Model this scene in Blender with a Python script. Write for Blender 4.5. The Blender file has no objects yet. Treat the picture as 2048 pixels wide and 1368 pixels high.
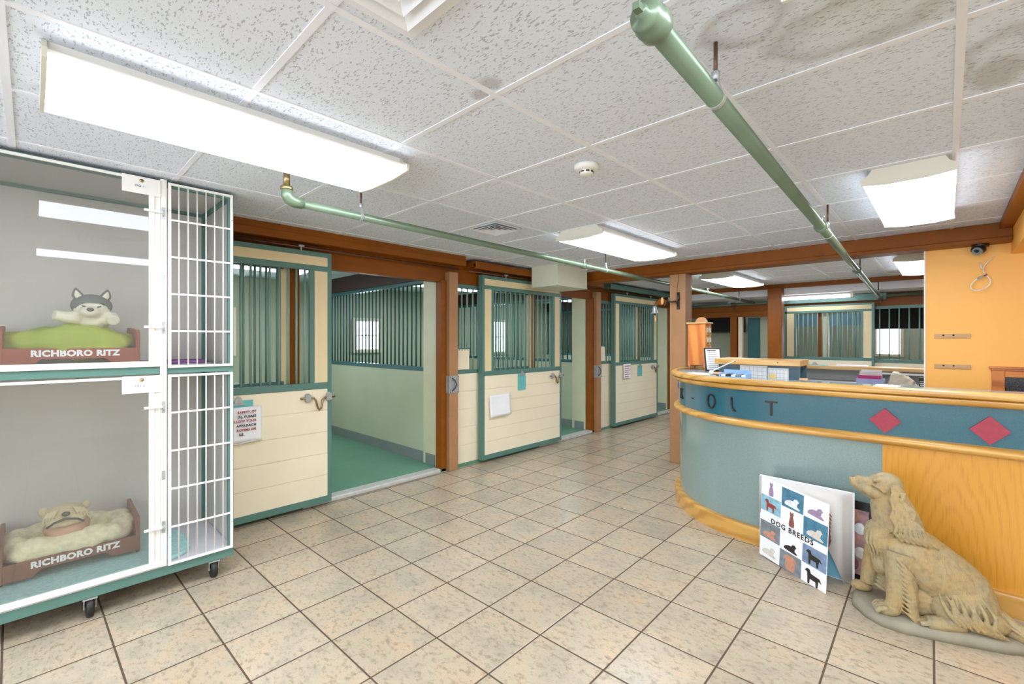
import bpy, bmesh, math, random
from math import sin, cos, pi, radians
from mathutils import Vector, Matrix
random.seed(7)
SC = bpy.context.scene
COL = SC.collection

# ------------------------------------------------------------------ camera
TH = 0.8105
cam_d = bpy.data.cameras.new('camera'); cam = bpy.data.objects.new('camera', cam_d); COL.objects.link(cam)
cam.location = (0, 0, 1.407)
cam.rotation_euler = (pi/2, 0, pi/2 - TH)
cam_d.sensor_width = 36; cam_d.sensor_fit = 'HORIZONTAL'
cam_d.lens = 914.3/2048*36
cam_d.shift_y = -(684-680)/2048
cam_d.clip_start = .02
SC.camera = cam
# ------------------------------------------------------------------ world, exposure
w = bpy.data.worlds.new('world'); SC.world = w; w.use_nodes = True
w.node_tree.nodes['Background'].inputs[0].default_value = (.75, .85, 1, 1)
w.node_tree.nodes['Background'].inputs[1].default_value = 1.0
SC.view_settings.view_transform = 'Standard'
SC.view_settings.look = 'None'
SC.view_settings.gamma = 1
SC.view_settings.use_curve_mapping = False
SC.view_settings.exposure = 0.93
LAMP = 9.0      # emission of the fluorescent lenses
DAY = 7.0       # emission of the daylit window panes, including the added fill windows in the front wall

# ------------------------------------------------------------------ materials
def lin(c):
    if isinstance(c, str):
        c = [int(c[i:i+2], 16)/255 for i in (0, 2, 4)]
    return tuple(((x/12.92) if x <= .04045 else ((x+.055)/1.055)**2.4) for x in c)+(1,)
class NT:
    def __init__(s, name):
        s.m = bpy.data.materials.new(name); s.m.use_nodes = True; s.t = s.m.node_tree
        s.b = s.t.nodes['Principled BSDF']; s.out = s.t.nodes['Material Output']
    def n(s, typ, **kw):
        nd = s.t.nodes.new(typ)
        for k, v in kw.items():
            if k.startswith('i_'): nd.inputs[k[2:].replace('_', ' ')].default_value = v
            elif k[0] == 'I': nd.inputs[int(k[1:])].default_value = v
            else: setattr(nd, k, v)
        return nd
    def l(s, a, b): s.t.links.new(a, b)
    def pos(s, scale=(1, 1, 1), rot=(0, 0, 0), loc=(0, 0, 0), obj=False):
        g = s.n('ShaderNodeTexCoord').outputs['Object'] if obj else s.n('ShaderNodeNewGeometry').outputs['Position']
        mp = s.n('ShaderNodeMapping'); mp.inputs['Scale'].default_value = scale; mp.inputs['Rotation'].default_value = rot; mp.inputs['Location'].default_value = loc
        s.l(g, mp.inputs[0]); return mp.outputs[0]
    def noise(s, vec, scale, detail=3, rough=.5):
        nd = s.n('ShaderNodeTexNoise'); nd.inputs['Scale'].default_value = scale; nd.inputs['Detail'].default_value = detail; nd.inputs['Roughness'].default_value = rough
        s.l(vec, nd.inputs['Vector']); return nd.outputs['Fac']
    def ramp(s, fac, stops):
        r = s.n('ShaderNodeValToRGB'); e = r.color_ramp.elements
        while len(e) < len(stops): e.new(.5)
        for el, (p, c) in zip(e, stops): el.position = p; el.color = c if len(c) == 4 else lin(c)
        s.l(fac, r.inputs[0]); return r.outputs[0]
    def mix(s, fac, a, b, mode='MIX'):
        m = s.n('ShaderNodeMix', data_type='RGBA', blend_type=mode)
        for sock, v in ((m.inputs[0], fac), (m.inputs[6], a), (m.inputs[7], b)):
            if hasattr(v, 'is_linked'): s.l(v, sock)
            else: sock.default_value = v
        return m.outputs[2]
    def math(s, op, a, b=0, c=0):
        m = s.n('ShaderNodeMath', operation=op)
        for sock, v in zip(m.inputs, (a, b, c)):
            if hasattr(v, 'is_linked'): s.l(v, sock)
            else: sock.default_value = v
        return m.outputs[0]
    def bump(s, h, strength=.3, dist=.002):
        b = s.n('ShaderNodeBump'); b.inputs['Strength'].default_value = strength; b.inputs['Distance'].default_value = dist
        s.l(h, b.inputs['Height']); s.l(b.outputs[0], s.b.inputs['Normal'])
def P(name, c, rough=.5, metal=0, var=.06, scale=6, bump=0, bscale=80, spec=.5, obj=False, stretch=(1, 1, 1)):
    m = NT(name); c = lin(c)
    f = m.noise(m.pos(stretch, obj=obj), scale, 4)
    a = tuple(x*(1-var) for x in c[:3])+(1,); b = tuple(min(1, x*(1+var)) for x in c[:3])+(1,)
    m.l(m.ramp(f, [(.3, a), (.7, b)]), m.b.inputs['Base Color'])
    m.b.inputs['Roughness'].default_value = rough; m.b.inputs['Metallic'].default_value = metal
    m.b.inputs['Specular IOR Level'].default_value = spec
    if bump: m.bump(m.noise(m.pos(obj=obj), bscale, 3), bump)
    return m.m
def EM(name, c, s, var=.03):
    m = NT(name); e = m.n('ShaderNodeEmission'); c = lin(c)
    f = m.noise(m.pos(), 3, 1)
    m.l(m.ramp(f, [(0, tuple(x*(1-var) for x in c[:3])+(1,)), (1, c)]), e.inputs[0]); e.inputs[1].default_value = s
    m.l(e.outputs[0], m.out.inputs[0]); return m.m
def wood(name, c1, c2, axis='Z', scale=9, rough=.35, dist=4, bump=.05, ring=False, coat=0.0):
    m = NT(name)
    st = {'X': (.12, 1, 1), 'Y': (1, .12, 1), 'Z': (1, 1, .12)}[axis]
    v = m.pos(st)
    wv = m.n('ShaderNodeTexWave', wave_type='RINGS' if ring else 'BANDS', bands_direction='DIAGONAL') if not ring else m.n('ShaderNodeTexWave', wave_type='RINGS', rings_direction='SPHERICAL')
    wv.inputs['Scale'].default_value = scale; wv.inputs['Distortion'].default_value = dist; wv.inputs['Detail'].default_value = 3; wv.inputs['Detail Scale'].default_value = 1.2
    m.l(v, wv.inputs['Vector'])
    fine = m.noise(m.pos(tuple(x*1 for x in st)), 160, 3)
    f = m.math('ADD', m.math('MULTIPLY', wv.outputs['Fac'], .65), m.math('MULTIPLY', fine, .35))
    m.l(m.ramp(f, [(.15, c2), (.62, c1)]), m.b.inputs['Base Color'])
    m.b.inputs['Roughness'].default_value = rough
    m.b.inputs['Coat Weight'].default_value = coat; m.b.inputs['Coat Roughness'].default_value = .15
    m.bump(f, bump, .001)
    return m.m
M = {}
M['teal'] = P('teal_paint', '5b8279', .38, var=.05)
M['teal_bar'] = P('teal_bar_paint', '84a89d', .3, var=.05)
M['teal_dark'] = P('dark_teal_paint', '2f6468', .4)
M['cream'] = P('cream_paint', 'f8ecd0', .42, var=.03, scale=3)
M['cream_panel'] = P('cream_flat_paint', 'ecd9ae', .5, var=.03)
M['sage'] = P('sage_wall_paint', 'bcc2a6', .35, var=.04, scale=2)
M['sage_jamb'] = P('pale_sage_paint', 'd3d1b0', .4, var=.03)
M['brown'] = P('brown_painted_wood', '8a4c0c', .45, spec=.25, var=.1, scale=8, bump=.1, bscale=30, stretch=(1, .2, 1))
M['brown_dark'] = P('dark_brown_wood', '3a1f12', .6, var=.1)
M['post'] = P('post_brown_paint', 'ad8058', .5, var=.08, scale=5, bump=.25, bscale=40)
M['orange'] = P('orange_wall_paint', 'fbb857', .5, var=.03, scale=2, bump=.05)
M['greenpipe'] = P('green_pipe_paint', '64755f', .3, metal=.15, var=.08)
M['white'] = P('white_coated_metal', 'f2f0ea', .35, var=.02)
M['white_matte'] = P('white_paper', 'f3f3f5', .7, var=.02)
M['plastic_white'] = P('white_plastic', 'e9e9e2', .45, var=.02)
M['beige_metal'] = P('beige_fixture_end', 'd9d6c8', .5, var=.02)
M['duct'] = P('duct_cream_paint', 'd9dac6', .5, var=.03)
M['steel'] = P('galvanised_steel', 'b4b8b9', .4, metal=.45, var=.12, scale=40)
M['brass'] = P('aged_brass', '9c8a63', .35, metal=.9, var=.1)
M['copper'] = P('copper_rod', '6e5248', .45, metal=.6)
M['iron'] = P('wrought_iron', '4a4640', .4, metal=.7, var=.2, scale=30)
M['black'] = P('black_plastic', '18181a', .35, var=.1)
M['rubber'] = P('black_rubber', '1d1c1b', .5, var=.15)
M['dark'] = P('dark_void_paint', '141415', .8)
M['kennel_wall'] = P('kennel_grey_laminate', 'd3cfca', .35, var=.05, scale=2)
M['kennel_floor'] = P('kennel_floor_grey', 'd9d6da', .4)
M['green_floor'] = P('green_rubber_floor', '5f9377', .35, var=.07, scale=4, bump=.08)
M['base_grey'] = P('grey_vinyl_base', '7f8785', .4, var=.05)
M['sill'] = P('worn_white_sill', 'd3d2ce', .35, metal=.3, var=.08, scale=20)
M['diamond'] = P('red_diamond', 'a5394c', .6, var=.1, scale=60)
M['blue_counter'] = None
M['rug'] = P('aqua_rug', 'b2dcda', .95, var=.12, scale=60, bump=.9, bscale=160)
M['fleece'] = P('cream_fleece', 'f4eac6', .95, var=.12, scale=35, bump=.8, bscale=110)
M['lime'] = P('lime_blanket', 'a9b64c', .9, var=.12, scale=10, bump=.3, bscale=150)
M['purple'] = P('purple_mat', '8a5a90', .9, var=.15)
M['bedred'] = P('terracotta_plastic', 'a04c34', .5, var=.06)
M['bedred2'] = P('brown_plastic', '8a5848', .5, var=.06)
M['plush_white'] = P('white_plush', 'efe9d5', .95, bump=.4, bscale=200)
M['plush_grey'] = P('grey_plush', '6f7676', .95, bump=.4, bscale=200)
M['plush_tan'] = P('tan_plush', 'd8c6a4', .9, bump=.3, bscale=200)
M['plush_pink'] = P('pink_cloth', 'd0a890', .9)
M['nose'] = P('dark_nose', '54504c', .5)
M['ink'] = P('dark_ink', '26221f', .6)
M['red_ink'] = P('red_ink', 'a8323e', .6)
M['letter'] = P('white_lettering', 'ffffff', .5, var=0)
M['bronze'] = P('bronze_letter', '3a2a26', .35, metal=.5)
M['clip_aqua'] = P('aqua_clipboard', '6cc0be', .45)
M['mag_paper'] = P('magazine_page', 'ddd9d4', .5)
M['pink_mag'] = P('pink_magazine', 'c2307a', .5)
M['lav'] = P('lavender_basket', 'a9b0dd', .5)
M['bag'] = P('cream_bag', 'ddd6c4', .6, bump=.3, bscale=30)
M['blueprint'] = P('blue_paper', '8fb4dc', .6)
M['yellow_note'] = P('yellow_note', 'f2d98a', .6)
M['counter_grey'] = P('grey_blue_laminate', 'a9bac0', .12, var=.04)
M['desk_grey'] = P('grey_desk_panel', 'a3a6a4', .5)
M['navy'] = P('slate_blue_panel', '46606c', .4)
M['wood_pine'] = wood('pine_cabinet', 'd9863c', 'b8642a', 'Z', 5, .4)
M['wood_edge'] = wood('oak_edge', 'd9a858', 'c08a3c', 'X', 6, .3, coat=.3)
M['wood_light'] = wood('light_oak', 'd9b27c', 'c39459', 'X', 5, .35)
M['wood_pic'] = wood('cherry_frame', 'd07a28', 'a65a18', 'X', 5, .35)
M['speckle'] = None
M['tan'] = P('tan_strip', 'c49a6c', .5)
M['slice'] = P('pale_wood_slice', 'd8a878', .6)
M['ceil_bar'] = P('white_ceiling_bar', 'e6e8ee', .5, var=.02)

# speckled black stone
m = NT('speckled_black'); f = m.noise(m.pos(), 260, 2)
m.l(m.ramp(f, [(.0, '2c2628'), (.62, '2c2628'), (.7, 'b8b0a8')]), m.b.inputs['Base Color']); m.b.inputs['Roughness'].default_value = .25; M['speckle'] = m.m

# glossy counter fascia and lower panel
def lam(name, c, rough):
    m = NT(name); f = m.noise(m.pos(), 350, 2); c0 = lin(c)
    m.l(m.ramp(f, [(.35, tuple(x*.86 for x in c0[:3])+(1,)), (.65, tuple(min(1, x*1.12) for x in c0[:3])+(1,))]), m.b.inputs['Base Color'])
    m.b.inputs['Roughness'].default_value = rough; m.b.inputs['Specular IOR Level'].default_value = .6
    m.b.inputs['Coat Weight'].default_value = .5; m.b.inputs['Coat Roughness'].default_value = .08
    return m.m
M['fascia'] = lam('teal_blue_laminate', '2c6678', .2)
M['lower'] = lam('grey_green_laminate', '869b98', .22)

# oak panel with cathedral grain (vertical)
m = NT('oak_cathedral_panel')
v = m.pos((1, 1, .22))
wv = m.n('ShaderNodeTexWave', wave_type='RINGS', rings_direction='Y'); wv.inputs['Scale'].default_value = 11; wv.inputs['Distortion'].default_value = 5; wv.inputs['Detail'].default_value = 2; wv.inputs['Detail Scale'].default_value = 1.4
vv = m.n('ShaderNodeVectorMath', operation='ADD'); vv.inputs[1].default_value = (-.02, 0, -.02); m.l(v, vv.inputs[0]); m.l(vv.outputs[0], wv.inputs['Vector'])
fine = m.noise(m.pos((1, 1, .03)), 220, 3)
f = m.math('ADD', m.math('MULTIPLY', wv.outputs['Fac'], .22), m.math('MULTIPLY', fine, .78))
m.l(m.ramp(f, [(.25, 'c98a26'), (.5, 'd99a34')]), m.b.inputs['Base Color']); m.b.inputs['Roughness'].default_value = .35
m.b.inputs['Coat Weight'].default_value = .25; m.bump(f, .06, .001); M['oak_panel'] = m.m

# floor tiles
m = NT('floor_tiles')
T_ = .3463; ROT = .0190
mp = m.n('ShaderNodeMapping'); mp.vector_type = 'TEXTURE'
mp.inputs['Location'].default_value = (-1.406, 1.673, 0); mp.inputs['Rotation'].default_value = (0, 0, ROT); mp.inputs['Scale'].default_value = (T_, T_, 1)
m.l(m.n('ShaderNodeNewGeometry').outputs['Position'], mp.inputs[0])
sep = m.n('ShaderNodeSeparateXYZ'); m.l(mp.outputs[0], sep.inputs[0])
def edge(o):
    fr = m.math('FRACT', o); return m.math('MINIMUM', fr, m.math('SUBTRACT', 1, fr))
e = m.math('MINIMUM', edge(sep.outputs[0]), edge(sep.outputs[1]))
grout = m.math('LESS_THAN', e, .0115)
fl = m.n('ShaderNodeVectorMath', operation='FLOOR'); m.l(mp.outputs[0], fl.inputs[0])
wn = m.n('ShaderNodeTexWhiteNoise', noise_dimensions='2D'); m.l(fl.outputs[0], wn.inputs['Vector'])
off = m.n('ShaderNodeVectorMath', operation='MULTIPLY_ADD'); off.inputs[1].default_value = (3, 3, 3)
m.l(wn.outputs['Color'], off.inputs[0]); m.l(m.n('ShaderNodeNewGeometry').outputs['Position'], off.inputs[2])
n1 = m.noise(off.outputs[0], 5, 5, .6)
st = m.n('ShaderNodeMapping'); st.inputs['Scale'].default_value = (1, 1.5, 1); m.l(off.outputs[0], st.inputs[0])
n2 = m.noise(st.outputs[0], 28, 6, .7)
c = m.ramp(n1, [(.3, 'a69c8a'), (.5, 'b9ab94'), (.7, 'c3ab8e')])
c = m.mix(m.ramp(n2, [(.50, (0, 0, 0, 1)), (.66, (1, 1, 1, 1))]), c, lin('95856f'))
n3 = m.noise(st.outputs[0], 90, 4, .7)
c = m.mix(m.ramp(n3, [(.58, (0, 0, 0, 1)), (.70, (.7, .7, .7, 1))]), c, lin('7f6e5a'))
hsv = m.n('ShaderNodeHueSaturation'); m.l(c, hsv.inputs['Color']); m.l(m.math('MULTIPLY_ADD', wn.outputs['Value'], .16, .95), hsv.inputs['Value'])
c = m.mix(grout, hsv.outputs[0], lin('5a4a3a'))
m.l(c, m.b.inputs['Base Color'])
m.l(m.math('MULTIPLY_ADD', grout, .5, .28), m.b.inputs['Roughness'])
h = m.math('ADD', m.ramp(e, [(.008, (0, 0, 0, 1)), (.02, (1, 1, 1, 1))]), m.math('MULTIPLY', n2, .12))
m.bump(h, .35, .003); M['tiles'] = m.m

# ceiling tiles: fissured, with water stains
m = NT('ceiling_tiles')
a = m.noise(m.pos((1, 2.6, 1), rot=(0, 0, .25)), 62, 3, .55)
b = m.noise(m.pos((1, 1, 1)), 210, 2, .5)
pit = m.math('MAXIMUM', m.ramp(a, [(.59, (0, 0, 0, 1)), (.63, (1, 1, 1, 1))]), m.ramp(b, [(.66, (0, 0, 0, 1)), (.72, (.6, .6, .6, 1))]))
base = m.mix(m.noise(m.pos(), 2, 2), lin('e0e6f0'), lin('dbe1eb'))
def blob(x, y, rx, ry, ring=False, seed=0):
    mp = m.pos((1/rx, 1/ry, 0), loc=(-x/rx, -y/ry, 0))
    ln = m.n('ShaderNodeVectorMath', operation='LENGTH'); m.l(mp, ln.inputs[0])
    nz = m.noise(m.pos(loc=(seed, 0, 0)), 7, 3)
    d = m.math('MULTIPLY_ADD', nz, .9, m.math('ADD', ln.outputs['Value'], -.45))
    st = [(.0, (.15,)*3+(1,)), (.45, (.2,)*3+(1,)), (.78, (.9, .9, .9, 1)), (1.0, (0, 0, 0, 1))] if ring else [(.5, (1, 1, 1, 1)), (1., (0, 0, 0, 1))]
    return m.ramp(d, st)
stains = m.math('MAXIMUM', m.math('MAXIMUM', blob(-.17, 1.60, .26, .17, True), blob(-.42, 1.40, .13, .12, True, 2)), m.math('MAXIMUM', blob(.12, 2.12, .10, .26, True, 3), m.math('MAXIMUM', m.math('MAXIMUM', blob(.12, 2.22, .085, .17, False, 5), blob(-1.225, 1.13, .05, .04, False, 1)), blob(-1.15, 1.10, .05, .05, False, 4))))
c = m.mix(m.math('MULTIPLY', stains, .45), base, lin('8d8478'))
c = m.mix(m.math('MULTIPLY', pit, .6), c, lin('8a8a8c'))
m.l(c, m.b.inputs['Base Color']); m.b.inputs['Roughness'].default_value = .9
m.bump(m.math('SUBTRACT', 1, pit), .5, .003); M['ceiling'] = m.m

# acrylic kennel door
def acrylic():
    m = NT('clear_acrylic'); t = m.t
    tr = m.n('ShaderNodeBsdfTransparent'); tr.inputs[0].default_value = (.97, .98, .975, 1)
    df = m.n('ShaderNodeBsdfDiffuse'); df.inputs[0].default_value = lin('b0aca4')
    gl = m.n('ShaderNodeBsdfGlossy'); gl.inputs['Roughness'].default_value = .015; gl.inputs[0].default_value = (1, 1, 1, 1)
    nz = m.noise(m.pos(), 3, 2)
    m1 = m.n('ShaderNodeMixShader'); m.l(m.math('MULTIPLY_ADD', nz, .05, .045), m1.inputs[0]); m.l(tr.outputs[0], m1.inputs[1]); m.l(df.outputs[0], m1.inputs[2])
    fr = m.n('ShaderNodeFresnel'); fr.inputs[0].default_value = 1.5
    m2 = m.n('ShaderNodeMixShader'); m.l(m.math('MULTIPLY', fr.outputs[0], .62), m2.inputs[0]); m.l(m1.outputs[0], m2.inputs[1]); m.l(gl.outputs[0], m2.inputs[2])
    m.l(m2.outputs[0], m.out.inputs[0]); return m.m
M['acrylic'] = acrylic()
# cast stone dog
m = NT('weathered_cast_stone')
n1 = m.noise(m.pos(), 9, 4); n2 = m.noise(m.pos(), 45, 4)
c = m.mix(m.ramp(n1, [(.35, (0, 0, 0, 1)), (.65, (1, 1, 1, 1))]), lin('a89a78'), lin('b09564'))
c = m.mix(m.ramp(n2, [(.45, (0, 0, 0, 1)), (.7, (.5, .5, .5, 1))]), c, lin('7a6f59'))
crease = m.n('ShaderNodeNewGeometry').outputs['Pointiness']
c = m.mix(m.ramp(crease, [(.44, (.75, .75, .75, 1)), (.49, (0, 0, 0, 1))]), c, lin('54442c'))  # creases of the carving tinted darker brown by pointiness
m.l(c, m.b.inputs['Base Color']); m.b.inputs['Roughness'].default_value = .55; fur = m.noise(m.pos((1.6, 1.6, .35), rot=(0, .5, 0)), 70, 4, .6); m.bump(m.math('ADD', fur, m.math('MULTIPLY', n2, .3)), .75, .007); M['stone'] = m.m
M['plinth'] = P('grey_cast_stone', '98917e', .65, var=.14, scale=9, bump=.3, bscale=40)
LENS = EM('fluorescent_lens', 'eef6ff', LAMP)
DAYM = EM('daylit_pane', 'e8f2ff', DAY)

# ------------------------------------------------------------------ mesh builder
class MB:
    def __init__(s): s.v = []; s.f = []; s.sm = []; s.k = 0
    def add(s, vs, fs, smooth=False):
        o = len(s.v); s.v += [tuple(v) for v in vs]; s.f += [tuple(i+o for i in f) for f in fs]; s.sm += [smooth]*len(fs); return s
    def box(s, x0, x1, y0, y1, z0, z1, mat=None):
        e = .00018*(s.k % 5); s.k += 1   # tiny insets keep abutting boards from sharing a face
        vs = [Vector((x, y, z)) for x in (x0+e, x1-e) for y in (y0+e, y1-e) for z in (z0+e, z1-e)]
        if mat: vs = [mat @ v for v in vs]
        return s.add(vs, [(0, 1, 3, 2), (4, 6, 7, 5), (0, 4, 5, 1), (2, 3, 7, 6), (0, 2, 6, 4), (1, 5, 7, 3)])
    def prism(s, pts, a, b, axis='z', mat=None):
        n = len(pts)
        def mk(p, h): return {'z': (p[0], p[1], h), 'y': (p[0], h, p[1]), 'x': (h, p[0], p[1])}[axis]
        vs = [Vector(mk(p, a)) for p in pts]+[Vector(mk(p, b)) for p in pts]
        if mat: vs = [mat @ v for v in vs]
        return s.add(vs, [tuple(range(n-1, -1, -1)), tuple(range(n, 2*n))]+[(i, (i+1) % n, (i+1) % n+n, i+n) for i in range(n)])
    def tube(s, path, r, seg=8, cap=True, closed=False, ry=None):
        path = [Vector(p) for p in path]; n = len(path); rs = r if isinstance(r, (list, tuple)) else [r]*n
        up = Vector((0, 0, 1)); vs = []; prev = None
        for i, p in enumerate(path):
            if closed: t = path[(i+1) % n]-path[i-1]
            else: t = path[min(i+1, n-1)]-path[max(i-1, 0)]
            t.normalize()
            if prev is None:
                a = t.cross(up)
                if a.length < .05: a = t.cross(Vector((1, 0, 0)))
            else:
                a = prev - t*prev.dot(t)
                if a.length < 1e-4: a = t.cross(up)
            a.normalize(); prev = a; b = t.cross(a)
            for k in range(seg):
                an = 2*pi*k/seg; vs.append(p+(a*cos(an)+b*sin(an)*(ry or 1))*rs[i])
        fs = []
        for i in range(n if closed else n-1):
            j = (i+1) % n
            fs += [(i*seg+k, i*seg+(k+1) % seg, j*seg+(k+1) % seg, j*seg+k) for k in range(seg)]
        if cap and not closed: fs += [tuple(range(seg-1, -1, -1)), tuple((n-1)*seg+k for k in range(seg))]
        return s.add(vs, fs, True)
    def lathe(s, prof, c, axis='z', seg=24):
        vs = []; c = Vector(c); n = len(prof)
        for r, h in prof:
            for k in range(seg):
                a = 2*pi*k/seg; x, y = r*cos(a), r*sin(a)
                vs.append(c+Vector({'z': (x, y, h), 'x': (h, x, y), 'y': (x, h, y)}[axis]))
        fs = [(i*seg+k, i*seg+(k+1) % seg, (i+1)*seg+(k+1) % seg, (i+1)*seg+k) for i in range(n-1) for k in range(seg)]
        fs += [tuple(range(seg-1, -1, -1)), tuple((n-1)*seg+k for k in range(seg))]
        return s.add(vs, fs, True)
    def ell(s, c, r, mat=None, nu=20, nv=12, f=None):
        c = Vector(c); vs = []
        for j in range(nv+1):
            th = pi*j/nv
            for i in range(nu):
                ph = 2*pi*i/nu; d = Vector((sin(th)*cos(ph), sin(th)*sin(ph), cos(th)))
                p = Vector((d.x*r[0], d.y*r[1], d.z*r[2]))
                if f: p = f(p, d)
                if mat: p = mat @ p
                vs.append(c+p)
        fs = [(j*nu+i, (j+1)*nu+i, (j+1)*nu+(i+1) % nu, j*nu+(i+1) % nu) for j in range(nv) for i in range(nu)]
        return s.add(vs, fs, True)
    def build(s, name, mat, parent=None, bevel=0, loc=None, fix=True, sub=0):
        me = bpy.data.meshes.new(name)
        if parent: org = Vector(parent.location) if not parent.parent else Vector(parent.parent.location)+Vector(parent.location)
        else:
            xs = [v[0] for v in s.v]; ys = [v[1] for v in s.v]; zs = [v[2] for v in s.v]
            org = Vector(((min(xs)+max(xs))/2, (min(ys)+max(ys))/2, min(zs)))
        me.from_pydata([Vector(v)-org for v in s.v], [], s.f); me.update()
        for p, k in zip(me.polygons, s.sm): p.use_smooth = k
        if fix:
            bm = bmesh.new(); bm.from_mesh(me); bmesh.ops.recalc_face_normals(bm, faces=bm.faces); bm.to_mesh(me); bm.free()
        o = bpy.data.objects.new(name, me); COL.objects.link(o)
        mm = M[mat] if isinstance(mat, str) else mat
        me.materials.append(mm)
        if parent: o.parent = parent
        else: o.location = org
        if bevel:
            b = o.modifiers.new('bevel', 'BEVEL'); b.width = bevel; b.segments = 2; b.limit_method = 'ANGLE'; b.angle_limit = .6
        if sub:
            b = o.modifiers.new('sub', 'SUBSURF'); b.levels = sub; b.render_levels = sub
        return o
def thing(name, label, cat, loc, group=None):
    o = bpy.data.objects.new(name, None); COL.objects.link(o); o.empty_display_size = .1
    o.location = loc; o['label'] = label; o['category'] = cat
    if group: o['group'] = group
    return o
def tag(o, label, cat, group=None):
    o['label'] = label; o['category'] = cat
    if group: o['group'] = group
    return o
def struct(mb, name, mat, bevel=0):
    o = mb.build(name, mat, None, bevel); o['kind'] = 'structure'; return o
def B(*a, mat=None): return MB().box(*a, mat=mat)
def textmesh(name, body, size, mat, parent, matrix, ext=.001, offset=0, spacing=1, align='CENTER', label=None, shear=0):
    c = bpy.data.curves.new(name, 'FONT'); c.body = body; c.size = size; c.extrude = ext; c.offset = offset
    c.align_x = align; c.align_y = 'CENTER'; c.space_character = spacing; c.resolution_u = 3; c.shear = shear
    t = bpy.data.objects.new(name+'_tmp', c); COL.objects.link(t); bpy.context.view_layer.update()
    me = bpy.data.meshes.new_from_object(t.evaluated_get(bpy.context.evaluated_depsgraph_get())); bpy.data.objects.remove(t); bpy.data.curves.remove(c)
    org = Vector(parent.location) if parent and not parent.parent else (Vector(parent.parent.location)+Vector(parent.location) if parent else Vector((0, 0, 0)))
    me.transform(Matrix.Translation(-org) @ matrix); me.materials.clear(); me.materials.append(M[mat] if isinstance(mat, str) else mat)
    me.name = name
    o = bpy.data.objects.new(name, me); COL.objects.link(o)
    if parent: o.parent = parent
    if label: o['label'] = label
    return o
def facing(normal, pos):   # text matrix: reads left to right seen from +normal side
    n = Vector(normal).normalized(); z = Vector((0, 0, 1)); x = z.cross(n).normalized(); y = n.cross(x)
    return Matrix.Translation(Vector(pos)) @ Matrix((x, y, n)).transposed().to_4x4()

CZ = 2.30
XF = -3.95   # plane of the stall fronts
# ------------------------------------------------------------------ room shell
struct(B(-7.3, 2.8, -2.9, 11.9, -.1, 0), 'floor', 'tiles')
struct(B(-7.3, 2.8, -2.9, 11.9, CZ, CZ+.1), 'ceiling', 'ceiling')
struct(B(-7.3, -7.2, -2.9, 11.9, 0, CZ), 'wall_left', 'sage')
struct(B(2.7, 2.8, -2.9, 11.9, 0, CZ), 'wall_right', 'cream')
struct(B(-7.2, 2.7, 11.8, 11.9, 0, CZ), 'wall_back', 'sage')
mb = MB().box(-7.2, 2.7, -2.9, -2.8, 0, .9).box(-7.2, 2.7, -2.9, -2.8, 2.1, CZ)
for a, b in ((-7.2, -3.2), (-1.7, -1.3), (.2, .6), (2.1, 2.7)): mb.box(a, b, -2.9, -2.8, .9, 2.1)
struct(mb, 'wall_front', 'cream')
for i, (a, b) in enumerate(((-3.2, -1.7), (-1.3, .2), (.6, 2.1))):  # unseen windows behind the camera, added with glowing panes as fill light
    wf = MB()
    for x in (a, (a+b)/2-.02, b-.04): wf.box(x, x+.04, -2.88, -2.80, .9, 2.1)
    for z in (.9, 1.48, 2.06): wf.box(a, b, -2.88, -2.80, z, z+.04)
    f_ = struct(wf, 'window_%d' % (i+1), 'white')
    B(a, b, -2.895, -2.89, .9, 2.1).build('pane', DAYM, f_)
# ceiling T-bar grid
g = MB()
for k in range(-12, 5):
    x = .03+.61*k; g.box(x-.012, x+.012, -2.8, 11.8, CZ-.004, CZ+.001)
for k in range(-6, 19):
    y = .552+.612*k; g.box(-7.2, 2.7, y-.012, y+.012, CZ-.0035, CZ+.001)
struct(g, 'trim_1', 'ceil_bar')
# stall floors and sills
struct(B(-7.2, XF+.05, .3, 8.98, 0, .03), 'floor', 'green_floor')
for y0, y1 in ((1.55, 2.98), (4.6, 5.83), (7.6, 8.75)):
    struct(B(XF-.03, XF+.085, y0, y1, 0, .045), 'trim_2', 'sill', .012)
# orange wall and soffit on the right
struct(B(-3.85, 2.7, 8.36, 11.8, 2.13, CZ-.001), 'ceiling', 'ceil_bar')
struct(B(-.13, 2.7, 5.2, 5.34, 0, CZ), 'wall_orange', 'orange')
struct(B(-.14, -.13, 5.19, 5.35, 0, CZ), 'trim_3', 'plastic_white')
struct(B(.36, 2.7, 3.2, 5.2, 2.07, CZ), 'ceiling', 'orange')
struct(B(.29, .36, 2.4, 5.06, CZ-.05, CZ), 'trim_4', 'brown')

# ------------------------------------------------------------------ posts and beams
def post(name, x0, x1, y0, y1, z1, mat, label, crack=False):
    o = thing(name, label, 'post', ((x0+x1)/2, (y0+y1)/2, 0))
    B(x0, x1, y0, y1, 0, z1).build('shaft', mat, o, .008)
    return o
mp_ = post('support_post', -2.315, -2.13, 5.07, 5.25, 2.16, 'post', 'square tan-brown post with a drying crack, rising behind the curved counter')
crk = MB().tube([(-2.215, 5.069, 2.155), (-2.212, 5.069, 2.08), (-2.222, 5.069, 2.0), (-2.226, 5.069, 1.9)], .0022, 5)
crk.build('drying_crack', 'ink', mp_)
crk = MB().tube([(-2.16, 5.069, .9), (-2.158, 5.069, .6), (-2.166, 5.069, .45), (-2.163, 5.069, .3)], .0015, 5)
crk.build('drying_crack', 'ink', mp_)
bb = thing('ceiling_beam', 'wide brown box beam crossing the ceiling above the curved counter and tan-brown post', 'beam', (-1.7, 5.16, 2.16))
B(-3.9, .36, 5.06, 5.26, 2.175, CZ).build('beam_body', 'brown', bb, .006)
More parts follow.
